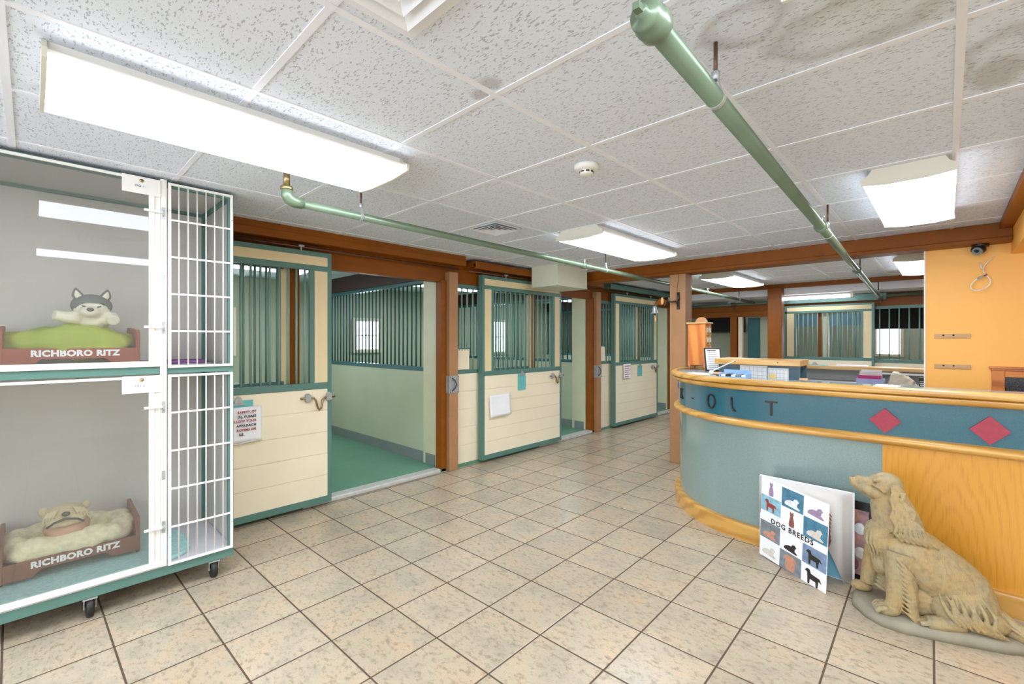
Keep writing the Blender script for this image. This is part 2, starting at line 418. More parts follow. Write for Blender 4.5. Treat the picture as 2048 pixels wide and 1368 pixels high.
B(-3.9, .36, 5.05, 5.27, 2.155, 2.19).build('edge_strip', 'brown', bb, .008)
fb = thing('ceiling_beam', 'narrow brown beam across the ceiling over the far post', 'beam', (-2, 8.3, 2.23)); B(-3.9, -.13, 8.25, 8.35, 2.235, CZ).build('beam_body', 'brown', fb, .004)
post('support_post', -2.10, -1.90, 8.2, 8.38, 2.24, 'brown', 'dark brown square post in front of the far stall door')

# ------------------------------------------------------------------ stall fronts
def bars(parent, pts, z0, z1, r=.0095, mat='teal_bar', name='bar'):
    for x, y in pts:
        MB().tube([(x, y, z0), (x, y, z1)], r, 8).build(name, mat, parent)
def planks(x, y0, y1, z0, z1, n, th=.03, gap=.004):
    mb = MB(); h = (z1-z0)/n
    for i in range(n): mb.box(x-th, x, y0, y1, z0+i*h+(gap if i else 0), z0+(i+1)*h)
    mb.box(x-th, x-.006, y0, y1, z0, z1)
    return mb
POSTS = [(.27, 'behind the kennel cage'), (3.04, 'between the first open stall and the second door'), (5.88, 'between the second open stall and the third door'), (8.72, 'at the far corner')]
for i, (y, wh) in enumerate(POSTS):
    o = thing('stall_post', 'reddish-brown square stall post '+wh, 'post', (XF+.05, y+.07, 0), 'brown posts along the stall fronts')
    B(XF-.06, XF+.10, y+.04, y+.16, 0, 2.14).build('shaft', 'post' if i in (1, 2) else 'brown', o, .006)
    B(XF-.05, XF+.05, y-.03, y+.035, .0, 2.05).build('door_stop', 'brown', o, .004)
    if i in (1, 2):
        pl = B(XF+.100, XF+.106, y+.035, y+.165, .835, 1.02).build('strike_plate', 'steel', o, .002); pl['label'] = 'galvanised steel strike plate'
        B(XF+.02, XF+.106, y+.030, y+.036, .835, 1.02).build('plate_return', 'steel', pl)
        MB().tube([(XF+.106, y+.07, .86), (XF+.122, y+.10, .89), (XF+.126, y+.115, .93), (XF+.122, y+.10, .97), (XF+.106, y+.07, 1.0)], .006, 6).build('pull', 'iron', pl)
        for yy, zz in ((y+.045, .845), (y+.155, .845), (y+.045, 1.01), (y+.155, 1.01)): MB().lathe([(.005, 0), (.004, .003), (0, .004)], (XF+.106, yy, zz), 'x', 8).build('screw', 'iron', pl)
    # pale stall-side jamb at the end of the divider
hd = thing('header_beam', 'long brown header beam over the left row of stalls', 'beam', (XF, 4.6, 2.05))
B(XF-.07, XF+.02, .2, 8.98, 2.03, CZ).build('beam_body', 'brown', hd, .004)
def track(name, y0, y1, mat, label, zt=CZ, zb=2.195):
    o = thing(name, label, 'door track', (XF+.2, (y0+y1)/2, zb))
    B(XF+.02, XF+.23, y0, y1, zb+.02, zt).build('cover_board', mat, o, .004)
    B(XF+.19, XF+.235, y0, y1, zb, zb+.055).build('lower_rail', mat, o, .004)
    MB().tube([(XF+.11, y0, 2.172), (XF+.11, y1, 2.172)], .008, 8).build('rod', 'iron' if mat == 'teal' else 'copper', o)
    return o
track('door_track', .9, 3.2, 'brown', 'brown wooden sliding-door track above the nearest stall door')
track('door_track', 3.34, 5.9, 'brown', 'brown wooden sliding-door track above the second stall door', zt=CZ-.03, zb=2.19)
track('door_track', 6.1, 8.6, 'teal', 'green metal sliding-door track above the third stall door', zt=CZ-.03)

DX = XF+.11
def stall_door(y0, y1, z0, z1, label, nb, side_cream=(True, True), np_=6, zmid=1.015, tilt=0):
    x0, x1 = DX-.02, DX+.02
    o = thing('sliding_door', label, 'stall door', (DX, (y0+y1)/2, z0), 'cream and green sliding stall doors')
    e = .035
    fr = MB().box(x0-.03, x1, y0, y0+e, z0, z1).box(x0-.03, x1, y1-e, y1, z0, z1).box(x0-.03, x1, y0, y1, z0, z0+.055).box(x0-.03, x1, y0, y1, z1-.04, z1)
    fr.box(x0, x1+.004, y0+e, y1-e, zmid-.02, zmid+.035)
    zt = z1-.155
    fr.box(x0, x1, y0+e, y1-e, zt-.005, zt+.04)
    a, b = y0+e+(.11 if side_cream[0] else 0), y1-e-(.11 if side_cream[1] else 0)
    if side_cream[0]: fr.box(x0, x1, a-.0, a+.04, zmid, zt)
    if side_cream[1]: fr.box(x0, x1, b-.04, b, zmid, zt)
    fr.build('frame', 'teal', o, .003)
    planks(x1-.004, y0+e, y1-e, z0+.05, zmid-.02, np_).build('lower_planks', 'cream', o)
    pn = MB().box(x0+.004, x1-.004, y0+e, y1-e, zt+.04, z1-.04)
    if side_cream[0]: pn.box(x0+.004, x1-.004, y0+e, a, zmid+.03, zt)
    if side_cream[1]: pn.box(x0+.004, x1-.004, b, y1-e, zmid+.03, zt)
    pn.build('upper_panels', 'cream_panel', o)
    a2 = a+.04 if side_cream[0] else y0+e; b2 = b-.04 if side_cream[1] else y1-e
    n = nb; st = (b2-a2)/n
    bars(o, [(DX, a2+st*(k+.5)) for k in range(n)], zmid, zt)
    # slide latch at the leading edge
    L = MB().tube([(x1+.018, y1-.27, .93), (x1+.018, y1-.16, .925), (x1+.02, y1-.145, .905), (x1+.022, y1-.128, .84), (x1+.022, y1-.115, .825), (x1+.022, y1-.1, .84), (x1+.02, y1-.09, .905), (x1+.018, y1-.07, .922), (x1+.018, y1+.02, .925)], .0085, 8)
    la = L.build('latch_bolt', 'brass', o)
    k = MB().box(x1, x1+.03, y1-.23, y1-.185, .9, .955).box(x1, x1+.03, y1-.055, y1-.01, .9, .955).box(x1-.001, x1+.006, y1-.225, y1-.19, .89, .965).box(x1-.001, x1+.006, y1-.05, y1-.015, .89, .965)
    k.build('keeper', 'steel', la, .003)
    for yy in (y0+.25*(y1-y0), y1-.2*(y1-y0)):
        MB().tube([(DX+.035, yy, z1-.01), (DX+.035, yy, z1+.035)], .006, 6).box(DX+.02, DX+.05, yy-.02, yy+.02, z1+.02, z1+.034).build('hanger', 'steel', o)
    return o
d1 = stall_door(.46, 1.775, .03, 2.145, 'nearest cream and green sliding stall door, half hidden by the kennel cage', 14, (True, True), 5)
d2 = stall_door(3.53, 5.0, .035, 2.15, 'middle cream and green sliding stall door with a blank paper and a clipboard', 13)
d3 = stall_door(6.38, 7.87, .03, 2.15, 'farthest cream and green sliding stall door on the left, beside the hanging bell', 14)

def fixed_panel(y0, y1, label, nb=15, feeder=True, zr=1.03):
    x = XF
    o = thing('barred_partition', label, 'stall front', (x, (y0+y1)/2, 0), 'fixed plank and bar stall fronts')
    planks(x+.03, y0, y1, .03, zr, 5, .05).build('lower_planks', 'cream', o)
    B(x-.02, x+.035, y0, y1, zr, zr+.04).build('rail', 'teal', o, .003); B(x-.02, x+.03, y0, y1, 1.985, 2.03).build('rail', 'teal', o, .003)
    B(x-.03, x+.04, y0, y1, 0, .03).build('kick_board', 'brown', o)
    st = (y1-y0)/nb
    bars(o, [(x, y0+st*(k+.5)) for k in range(nb)], zr+.03, 1.99)
    B(x-.05, x+.02, y1-.02, y1+.05, .03, 2.03).build('end_stud', 'cream_panel', o, .003)
    B(x-.06, x+.02, y1+.05, y1+.13, .03, 2.03).build('brown_stud', 'brown', o, .003)
    if feeder:
        f = MB().box(x-.15, x+.03, y0+.0, y0+.21, zr+.045, zr+.275).build('feeder_box', 'cream', o, .004)
        sc = MB()
        for k in range(5): sc.lathe([(.006, 0), (.004, .004), (0, .005)], (x+.03, y0+.02+.042*k, zr+.265), 'x', 6)
        sc.box(x-.15, x+.034, y0, y0+.215, zr+.275, zr+.288)
        sc.build('feeder_rim', 'teal', f)
    return o
fixed_panel(.43, 1.42, 'fixed barred stall front behind the nearest sliding door', 12, False)
fixed_panel(3.21, 4.45, 'fixed plank and bar panel behind the middle sliding door', 15)
fixed_panel(6.05, 7.3, 'fixed plank and bar panel behind the farthest sliding door', 15)

def divider(y, label, nb=32, x0=-7.15, x1=-4.27):
    o = thing('stall_divider', label, 'stall divider', ((x0+x1)/2, y, 0), 'barred dividers between the stalls')
    B(x0, x1, y-.04, y+.04, .03, 1.06).build('lower_wall', 'sage', o)
    B(x0, x1, y-.05, y+.05, 1.055, 1.10).build('rail', 'teal_dark', o, .003); B(x0, x1, y-.045, y+.045, 2.05, 2.09).build('rail', 'teal_dark', o, .003)
    st = (x1-x0)/nb
    bars(o, [(x0+st*(k+.5), y) for k in range(nb)], 1.09, 2.06, .010, 'teal_dark')
    B(x0, XF-.1, y-.06, y+.06, 2.09, CZ-.002).build('top_beam', 'brown_dark', o)
    B(x0, x1, y-.052, y-.04, .03, .15).build('wall_base', 'base_grey', o)
    B(x1, XF-.07, y-.06, y+.07, .03, 2.09).build('end_jamb', 'sage_jamb', o, .004)
    B(x1+.05, XF-.1, y-.066, y-.06, .03, .15).build('jamb_base', 'base_grey', o)
    return o
divider(.29, 'barred divider behind the kennel cage')
divider(3.10, 'long barred divider inside the first open stall')
divider(5.92, 'barred divider inside the second open stall')
divider(8.76, 'barred divider in the farthest left stall')
# stall windows and stall lamps
def wall_window(n, x, y0, y1, z0, z1):
    wf = MB().box(x, x+.05, y0-.06, y0, z0-.06, z1+.06).box(x, x+.05, y1, y1+.06, z0-.06, z1+.06).box(x, x+.05, y0, y1, z0-.06, z0).box(x, x+.05, y0, y1, z1, z1+.06).box(x, x+.03, (y0+y1)/2-.01, (y0+y1)/2+.01, z0, z1).box(x, x+.03, y0, y1, (z0+z1)/2-.01, (z0+z1)/2+.01)
    f_ = struct(wf, 'window_%d' % n, 'cream')
    B(x+.001, x+.006, y0, y1, z0, z1).build('pane', DAYM, f_)
wall_window(4, -7.2, 3.75, 4.15, 1.25, 1.72)
wall_window(5, -7.2, 6.6, 7.3, 1.15, 1.8)
wall_window(6, -7.2, 1.2, 1.9, 1.25, 1.8)
def light(label, x0, x1, y0, y1, name='ceiling_light', grp='wraparound fluorescent ceiling lights'):
    o = thing(name, label, 'ceiling light', ((x0+x1)/2, (y0+y1)/2, 2.2), grp)
    wx = x1-x0; cx = (x0+x1)/2
    pr = [(cx-wx*.38, CZ), (cx-wx*.42, CZ-.025), (cx-wx*.5, CZ-.045), (cx-wx*.5, CZ-.076), (cx-wx*.22, CZ-.088), (cx+wx*.22, CZ-.088), (cx+wx*.5, CZ-.076), (cx+wx*.5, CZ-.045), (cx+wx*.42, CZ-.025), (cx+wx*.38, CZ)]
    lens = [(cx+(px-cx)*.97, pz+.003) for px, pz in pr[3:7]]; lens = [(lens[0][0], CZ-.064)]+lens+[(lens[-1][0], CZ-.064)]
    MB().prism(lens, y0+.01, y1-.01, 'y').build('lens', LENS, o)
    MB().prism([(cx-wx*.37, CZ), (cx-wx*.37, CZ-.03), (cx-wx*.48, CZ-.046), (cx-wx*.48, CZ-.0635), (cx+wx*.48, CZ-.0635), (cx+wx*.48, CZ-.046), (cx+wx*.37, CZ-.03), (cx+wx*.37, CZ)], y0+.012, y1-.012, 'y').build('housing', 'white', o)
    MB().prism(pr, y0, y0+.012, 'y').build('end_cap', 'beige_metal', o)
    MB().prism(pr, y1-.012, y1, 'y').build('end_cap', 'beige_metal', o)
    return o
light('long ceiling light over the kennel cage, brightest and nearest', -2.355, -1.885, .02, 1.26)
light('ceiling light in front of the brown box beam, left of the tan-brown post', -2.35, -1.90, 3.0, 4.32)
light('ceiling light beyond the box beam, just right of the tan-brown post', -2.42, -1.98, 6.2, 7.55)
light('ceiling light at top right, before the box beam and the orange wall', -.33, .04, 3.04, 4.28)
light('ceiling light beyond the box beam, partly hidden by the orange wall', -.41, .0, 6.2, 7.6)
light('ceiling light at the very top edge, only its corner showing', -.29, .16, .02, 1.26)
light('ceiling light in the corner behind the photographer on the right', 1.4, 1.85, 1.2, 2.45)
light('ceiling light behind the photographer', -1.6, -1.15, -2.0, -.76)
light('ceiling light inside the first open stall', -5.9, -5.5, 1.1, 2.3)
light('ceiling light inside the middle stall', -5.9, -5.5, 3.9, 5.1)
light('ceiling light inside the farthest left stall', -5.9, -5.5, 6.7, 7.9)

# ------------------------------------------------------------------ pipes
def pipe(name, label, pts, r, hang, start):
    o = thing(name, label, 'sprinkler pipe', pts[0])
    d = Vector(pts[-1])-Vector(pts[0]); L = d.length
    MB().tube(pts, r, 16).build('pipe_run', 'greenpipe', o)
    for t in hang['coupling']:
        p = Vector(pts[0])+d*t; q = p+d.normalized()*.045
        MB().tube([p, p+d.normalized()*.002, p+d.normalized()*.004, q, q+d.normalized()*.002], [r*1.1, r*1.25, r*1.38, r*1.38, r*1.15], 16).build('coupling', 'greenpipe', o)
        h = MB().tube([q+Vector((0, 0, r)), q+Vector((0, 0, r+.035))], .008, 8).lathe([(.004, 0), (.018, .001), (.018, .004), (.003, .006)], q+Vector((0, 0, r+.035)), 'z', 12)
        h.build('sprinkler_head', 'steel', o)
    for t in hang['rod']:
        p = Vector(pts[0])+d*t
        hr = MB().tube([p+Vector((0, 0, r+.045)), Vector((p.x, p.y, CZ))], .006, 8).build('hanger_rod', 'copper', o)
        ring = [p+Vector((sin(a)*(r+.002), 0, cos(a)*(r+.002))) if abs(cos(a)) < .85 or cos(a) < 0 else p+Vector((sin(a)*(r+.002)*.9, 0, r+.035)) for a in [2*pi*k/20 for k in range(20)]]
        rg = MB()
        n = len(ring); vs = []
        for q in ring: vs += [q-Vector((0, .009, 0)), q+Vector((0, .009, 0))]
        fs = [(2*i, 2*i+1, (2*i+3) % (2*n), (2*i+2) % (2*n)) for i in range(n)]
        rg.add(vs, fs); c = rg.build('hanger_ring', 'steel', hr); sm = c.modifiers.new('th', 'SOLIDIFY'); sm.thickness = .002
        MB().lathe([(.009, -.015), (.012, -.014), (.012, .01), (.006, .012)], p+Vector((0, 0, r+.045)), 'z', 10).build('hanger_nut', 'steel', hr)
    return o
pl_ = pipe('sprinkler_pipe', 'green pipe with a bent elbow end, hung near the stalls left of the two', [(-2.5, .965, 2.135), (-2.5, 8.9, 2.075)], .022, {'coupling': [.33, .72], 'rod': [.047, .383, .65, .9]}, None)
e_ = MB().tube([(-2.5, 1.0, 2.135), (-2.5, .96, 2.137), (-2.5, .935, 2.145), (-2.5, .922, 2.165), (-2.5, .92, 2.20)], [.027, .03, .031, .03, .027], 16)
e_.build('elbow', 'greenpipe', pl_)
MB().lathe([(.029, 0), (.031, .004), (.031, .016), (.028, .02)], (-2.5, .92, 2.19)).lathe([(.016, 0), (.016, .09)], (-2.5, .92, 2.21)).build('threaded_stub', 'brass', pl_)
pr_ = pipe('sprinkler_pipe', 'thick green pipe with a capped end running over the counter to the far stalls', [(-.49, .98, 2.135), (-.725, 8.9, 2.03)], .0265, {'coupling': [.295, .56], 'rod': [.055, .332, .60, .93]}, None)
MB().lathe([(.030, .03), (.036, .028), (.040, .02), (.040, -.012), (.037, -.016), (.037, -.035), (.033, -.045), (.016, -.047), (.0155, -.06)], (-.49, .985, 2.135), 'y', 24).build('end_cap', 'greenpipe', pr_)
B(-.498, -.482, .905, .93, 2.127, 2.143).build('cap_plug', 'greenpipe', pr_)
cp = thing('sprinkler_pipe', 'green pipe running crosswise along the far stall fronts', 'sprinkler pipe', (-2, 8.9, 2.06))
MB().tube([(-3.9, 8.92, 2.045), (-.12, 8.92, 2.09)], .028, 14).build('pipe_run', 'greenpipe', cp)
for xx in (-2.85, -.725):
    t = MB().lathe([(.034, -.03), (.036, -.028), (.036, .028), (.034, .03)], (xx, 8.9, 2.06), 'x', 16).lathe([(.012, -.10), (.02, -.09), (.008, -.06), (.012, -.03)], (xx, 8.88, 2.06), 'z', 10)
    t.build('tee_fitting', 'copper', cp)

# ------------------------------------------------------------------ duct box, detector, vents
du = thing('duct_box', 'pale cream box duct hanging from the ceiling over the middle stall door', 'duct', (-3.5, 4.545, 2.05))
B(-3.70, -3.30, 4.24, 4.85, 2.05, CZ-.001).build('duct_body', 'duct', du, .003)
B(-3.705, -3.295, 4.235, 4.855, 2.048, 2.056).build('bottom_flange', 'duct', du)
sd = thing('smoke_detector', 'round off-white smoke detector on the ceiling', 'smoke detector', (-1.335, 1.955, 2.25))
MB().lathe([(.055, 2.30), (.062, 2.298), (.062, 2.285), (.05, 2.275), (.03, 2.272)], (-1.335, 1.955, 0)).build('base', 'plastic_white', sd)
MB().lathe([(.032, 2.272), (.034, 2.268), (.034, 2.256), (.026, 2.25)], (-1.335, 1.955, 0)).build('sensor_cap', 'plastic_white', sd)
for k in range(8):
    a = pi/4*k; MB().box(-.009, .009, .0335, .0355, 2.259, 2.266, mat=Matrix.Translation((-1.335, 1.955, 0)) @ Matrix.Rotation(a, 4, 'Z')).build('slot', 'black', sd)
def vent(label, cx, cy, h, nr):
    o = thing('ceiling_vent', label, 'ceiling vent', (cx, cy, 2.28), 'square ceiling diffusers')
    B(cx-h, cx+h, cy-h, cy+h, CZ-.003, CZ+.02).build('plenum', 'base_grey', o)
    def ring(a, b, za, zb):
        vs = []; 
        for r, z in ((a, za), (b, zb)):
            vs += [(cx-r, cy-r, z), (cx+r, cy-r, z), (cx+r, cy+r, z), (cx-r, cy+r, z)]
        m = MB().add(vs, [(i, (i+1) % 4, 4+(i+1) % 4, 4+i) for i in range(4)]); return m
    r = ring(h, h*.86, CZ-.004, CZ-.006).build('face_frame', 'ceil_bar', o); r.modifiers.new('t', 'SOLIDIFY').thickness = .003
    for k in range(nr):
        b = h*.86*(1-k/nr); r = ring(b, b-h*.86/nr*.72, CZ-.018, CZ-.004).build('louvre_ring', 'ceil_bar', o); r.modifiers.new('t', 'SOLIDIFY').thickness = .002
    return o
vent('small square ceiling diffuser left of centre near the first post', -2.61, 2.555, .15, 4)
vent('large square ceiling diffuser at the top edge above the camera', -.862, .49, .285, 6)

# ------------------------------------------------------------------ papers on the left stall doors
DF = DX+.021
def clipb(y, z0, z1, wd, label, xf=DF):
    o = thing('clipboard', label, 'clipboard', (xf, y, z0), 'aqua clipboards on the stall doors')
    B(xf, xf+.005, y-wd/2, y+wd/2, z0, z1-.015).build('board', 'clip_aqua', o, .001)
    MB().box(xf+.005, xf+.012, y-.04, y+.04, z1-.05, z1-.035).prism([(y-.03, z1-.036), (y+.03, z1-.036), (y+.018, z1+.005), (y+.006, z1+.016), (y-.006, z1+.016), (y-.018, z1+.005)], xf+.006, xf+.018, 'x').build('clip', 'steel', o, .001)
    return o
clipb(1.06, .70, .97, .20, 'aqua clipboard behind the red-lettered notice on the nearest door')
clipb(4.19, .79, 1.01, .14, 'aqua clipboard on the middle stall door')
clipb(7.2, .79, .985, .15, 'aqua clipboard on the farthest left stall door')
def paper(name, label, cat, y0, y1, z0, z1, xf=DF, curl=.008, lean=0):
    o = thing(name, label, cat, (xf, (y0+y1)/2, z0))
    vs = []; n = 10
    for j in range(n+1):
        for i in range(n+1):
            y = y0+(y1-y0)*i/n; z = z0+(z1-z0)*j/n+lean*(y-y0)
            vs.append((xf+.012+curl*(1-j/n)**2+.002*sin(i*.9)+curl*.7*(i/n)**4, y, z))
    fs = [(j*(n+1)+i, j*(n+1)+i+1, (j+1)*(n+1)+i+1, (j+1)*(n+1)+i) for j in range(n) for i in range(n)]
    m = MB().add(vs, fs, True).build('sheet', 'white_matte', o); m.modifiers.new('t', 'SOLIDIFY').thickness = .0012
    return o
nt = paper('notice_sheet', 'white notice with dark red capitals clipped to the nearest stall door', 'notice', .97, 1.215, .645, .905)
for k, tx in enumerate(('SAFETY OF', '(S), PLEASE', 'LLOW YOUR', 'APPROACH', 'ROOMS OR', 'GS.')):
    y = 1.175 if k < 5 else 1.095
    textmesh('notice_line', tx, .0235, 'red_ink' if k % 2 == 0 else 'bronze', nt, facing((1, 0, 0), (DF+.026, y, .868-.033*k)), ext=.0006, offset=.0008, spacing=1.12, align='RIGHT')
MB().tube([(DF+.02, .97, .635), (DF+.022, 1.05, .637), (DF+.02, 1.205, .648)], .004, 6).build('sleeve_edge', 'plastic_white', nt)
paper('blank_paper', 'blank white sheet curling on the middle stall door', 'paper', 3.63, 3.96, .515, .765, curl=.02, lean=.03)
np2 = paper('notice_sheet', 'small printed notice on the farthest left stall door', 'notice', 6.63, 6.86, .775, 1.015)
for k in range(6):
    B(DF+.022, DF+.0225, 6.66, 6.83-.03*(k % 2), .985-.034*k-.008, .985-.034*k).build('printed_line', 'red_ink', np2)

# ------------------------------------------------------------------ kennel cage
KX = -3.13; KB = -3.765; KY0, KY1 = -.75, .845; KZ0, KZM, KZ1 = .105, 1.24, 2.285
kc = thing('kennel_cage', 'two-tier wheeled kennel cage with acrylic doors and white barred gates', 'kennel', ((KX+KB)/2, (KY0+KY1)/2, 0))
fr = MB()
for x in (KX-.03, KB):
    for y in (KY0, KY1-.03): fr.box(x, x+.03, y, y+.03, KZ0, KZ1)
    for z, hh in ((KZ0, .05), (KZM-.02, .04), (KZ1-.03, .03)): fr.box(x, x+.03, KY0, KY1, z, z+hh)
for y in (KY0, KY1-.03):
    for z, hh in ((KZ0, .05), (KZM-.02, .04), (KZ1-.03, .03)): fr.box(KB, KX, y, y+.03, z, z+hh)
fr.build('frame', 'teal', kc, .002)
B(KB+.004, KB+.01, KY0+.01, KY1-.01, KZ0+.02, KZ1-.01).build('back_panel', 'kennel_wall', kc)
B(KB+.01, KX-.03, KY1-.008, KY1-.004, KZ0+.02, KZ1-.01).build('side_panel', 'kennel_wall', kc)
B(KB+.01, KX-.03, KY0+.004, KY0+.008, KZ0+.02, KZ1-.01).build('side_panel', 'kennel_wall', kc)
B(KB+.01, KX-.004, KY0+.01, KY1-.01, KZ0+.045, KZ0+.06).build('floor_panel', 'kennel_floor', kc)
B(KB+.01, KX-.03, KY0+.01, KY1-.01, KZM, KZM+.018).build('floor_panel', 'kennel_floor', kc)
B(KB+.01, KX-.01, KY0+.01, KY1-.01, KZ1-.01, KZ1).build('top_panel', 'kennel_wall', kc)
MB().box(KX-.02, KX+.012, .487, .515, .165, 2.29).box(KX+.012, KX+.014, .489, .512, .165, .215).build('centre_upright', 'white', kc, .002)
for nm, z0, z1, lab in (('upper', 1.262, 2.275, 'OG 1'), ('lower', .168, 1.212, 'OG 2')):
    dr = MB().box(KX, KX+.014, KY0, .487, z0, z0+.03).box(KX, KX+.014, KY0, .487, z1-.014, z1).box(KX, KX+.014, .437, .462, z0, z1).box(KX, KX+.008, .462, .487, z0, z1).box(KX, KX+.014, KY0, KY0+.03, z0, z1)
    d_ = dr.build('acrylic_door', 'white', kc, .0015)
    B(KX+.003, KX+.007, KY0+.03, .437, z0+.03, z1-.014).build('acrylic_pane', 'acrylic', d_)
    # name plate
    pt = B(KX+.015, KX+.018, .325, .487, z1-.088, z1+.003).build('name_plate', 'white', d_, .001)
    B(KX+.018, KX+.019, .375, .42, z1-.062, z1-.035).build('name_card', 'white_matte', d_)
    textmesh('name_lettering', lab, .017, 'ink', d_, facing((1, 0, 0), (KX+.0195, .3975, z1-.0485)), ext=.0004, spacing=1.1)
    MB().lathe([(.010, 0), (.008, .004), (0, .005)], (KX+.018, .406, z1-.018), 'x', 10).build('plate_rivet', 'brass', d_)
    for zl in (z0+.215, z1-.17):
        MB().box(KX+.016, KX+.03, .415, .495, zl-.006, zl+.006).build('latch_lever', 'white', d_, .0015)
        lk = MB().box(KX+.012, KX+.016, .492, .508, zl-.035, zl+.03).tube([(KX+.018, .5, zl-.02), (KX+.03, .5, zl-.015), (KX+.03, .5, zl+.012)], .0025, 6).build('latch_keeper', 'steel', d_)
    lk = MB().box(KX+.012, KX+.016, .492, .508, (z0+z1)/2-.05, (z0+z1)/2+.0).build('hinge', 'steel', d_, .001)
    g0, g1 = .521, .838; zz0, zz1 = z0-.01, z1+.003
    gt = MB().box(KX+.002, KX+.016, g0, g0+.014, zz0, zz1).box(KX+.002, KX+.016, g1-.014, g1, zz0, zz1).box(KX+.002, KX+.016, g0, g1, zz0, zz0+.014).box(KX+.002, KX+.016, g0, g1, zz1-.014, zz1).build('barred_gate', 'white', kc, .0015)
    for k in range(1, 7):
        y = g0+.007+(g1-g0-.014)*k/7; MB().tube([(KX+.006, y, zz0+.012), (KX+.006, y, zz1-.012)], .0035, 8).build('bar', 'white', gt)
    for k in range(1, 5):
        z = zz0+(zz1-zz0)*k/5; B(KX+.008, KX+.015, g0+.012, g1-.012, z-.005, z+.005).build('crossbar', 'white', gt, .001)
    for k in range(3):
        for y in (g0+.007, g1-.007): MB().lathe([(.0035, 0), (.002, .002)], (KX+.016, y, zz0+(zz1-zz0)*(.15+.35*k)), 'x', 8).build('rivet', 'steel', gt)
def caster(x, y):
    c = MB().lathe([(.0, -.016), (.034, -.016), (.046, -.014), (.049, -.007), (.049, .007), (.046, .014), (.034, .016), (0, .016)], (x, y, .049), 'y', 28).build('caster_wheel', 'rubber', kc)
    f = MB().box(x-.03, x+.03, y-.028, y+.028, .096, .104).prism([(x-.022, .098), (x+.022, .098), (x+.012, .045), (x-.012, .045)], y-.024, y-.021, 'y').prism([(x-.022, .098), (x+.022, .098), (x+.012, .045), (x-.012, .045)], y+.021, y+.024, 'y')
    f.tube([(x, y-.025, .049), (x, y+.025, .049)], .007, 8)
    f.build('caster_fork', 'steel', c)
for x in (KX-.03, KB+.06):
    for y in (.745, .205, -.65): caster(x, y)

# beds, blankets, rug
def bed(zf, mat, label, ly):
    x0, x1 = -3.73, -3.345; y0, y1 = -.115, .43
    o = thing('pet_bed', label, 'pet bed', ((x0+x1)/2, (y0+y1)/2, zf), 'toy-size pet beds lettered on the front')
    for (ya, yb) in ((y0, y0+.018), (y1-.018, y1)):
        pts = [(x0, zf+.02), (x0, zf+.20), (x0+.02, zf+.225), (x1-.02, zf+.21), (x1, zf+.19), (x1, zf+.02), (x1-.03, zf), (x1-.06, zf+.04), (x0+.06, zf+.04), (x0+.03, zf)]
        MB().prism(pts, ya, yb, 'y').build('end_board', mat, o, .004)
    pts = [(y0+.015, zf+.02), (y0+.015, zf+.105), (y1-.015, zf+.105), (y1-.015, zf+.02), (y1-.12, zf+.02), (y1-.15, zf+.05), (y0+.15, zf+.05), (y0+.12, zf+.02)]
    MB().prism([(a, b) for a, b in pts], x1-.014, x1-.002, 'x').build('front_board', mat, o, .002)
    MB().prism([(a, b) for a, b in pts], x0+.002, x0+.014, 'x').build('rear_board', mat, o, .002)
    B(x0+.014, x1-.014, y0+.018, y1-.018, zf+.05, zf+.065).build('slat_base', mat, o)
    textmesh('lettering', 'RICHBORO RITZ', .043, 'letter', o, facing((1, 0, 0), (x1-.0015, .168, zf+.078)), ext=.0008, offset=.0022, spacing=1.08)
    return o
bed(KZM+.018, 'bedred', 'terracotta pet bed on the upper kennel tier under a lime blanket', 0)
bed(KZ0+.084, 'bedred2', 'brown pet bed on the lower kennel tier holding a fleece cushion', 0)
def disp(o, strength, size, typ='CLOUDS', lv=2):
    if lv: s = o.modifiers.new('s', 'SUBSURF'); s.levels = s.render_levels = lv
    t = bpy.data.textures.new('tx', typ); t.noise_scale = size
    d = o.modifiers.new('d', 'DISPLACE'); d.texture = t; d.strength = strength; d.texture_coords = 'LOCAL'
z0 = KZM+.018
bl = MB().ell((-3.54, .155, z0+.135), (.235, .285, .085), f=lambda p, d: Vector((math.copysign(abs(d.x)**.6*.195, d.x), math.copysign(abs(d.y)**.6*.275, d.y), math.copysign(abs(d.z)**.7*(.078+.02*sin(d.y*5+1)), d.z))), nu=40, nv=20).build('lime_blanket', 'lime')
disp(bl, .05, .09, lv=1); tag(bl, 'rumpled lime green blanket on the upper pet bed', 'blanket')
z1 = KZ0+.084
fc = MB()
rim = [(-3.54+.14*math.copysign(abs(cos(a))**.55, cos(a)), .155+.215*math.copysign(abs(sin(a))**.55, sin(a)), z1+.135) for a in [2*pi*k/40 for k in range(40)]]
fc.tube(rim, .06, 14, closed=True); fc.ell((-3.54, .155, z1+.10), (.15, .22, .05))
fo = fc.build('fleece_cushion', 'fleece'); disp(fo, .045, .05, lv=1); tag(fo, 'fluffy cream fleece cushion in the lower pet bed', 'cushion')
# rugs
def rug(name, label, x0, x1, y0, y1, z, mat, h=.022):
    pts = []
    for cx, cy, a0 in ((x1-.14, y1-.14, 0), (x0+.14, y1-.14, 90), (x0+.05, y0+.05, 180), (x1-.05, y0+.05, 270)):
        r = .14 if a0 in (0, 90) else .05
        pts += [(cx+r*cos(radians(a0+t)), cy+r*sin(radians(a0+t))) for t in range(0, 91, 15)]
    o = MB().prism(pts, z, z+h).build(name, mat, None, .006); tag(o, label, 'rug'); return o
rug('shaggy_rug', 'aqua shaggy rug on the floor of the lower kennel tier', -3.70, -3.165, -.7, .66, KZ0+.061, 'rug')
pm = B(-3.74, -3.50, .47, .80, z0+.001, z0+.02).build('purple_mat', 'purple', None, .008); tag(pm, 'purple mat at the back of the upper kennel tier', 'mat')

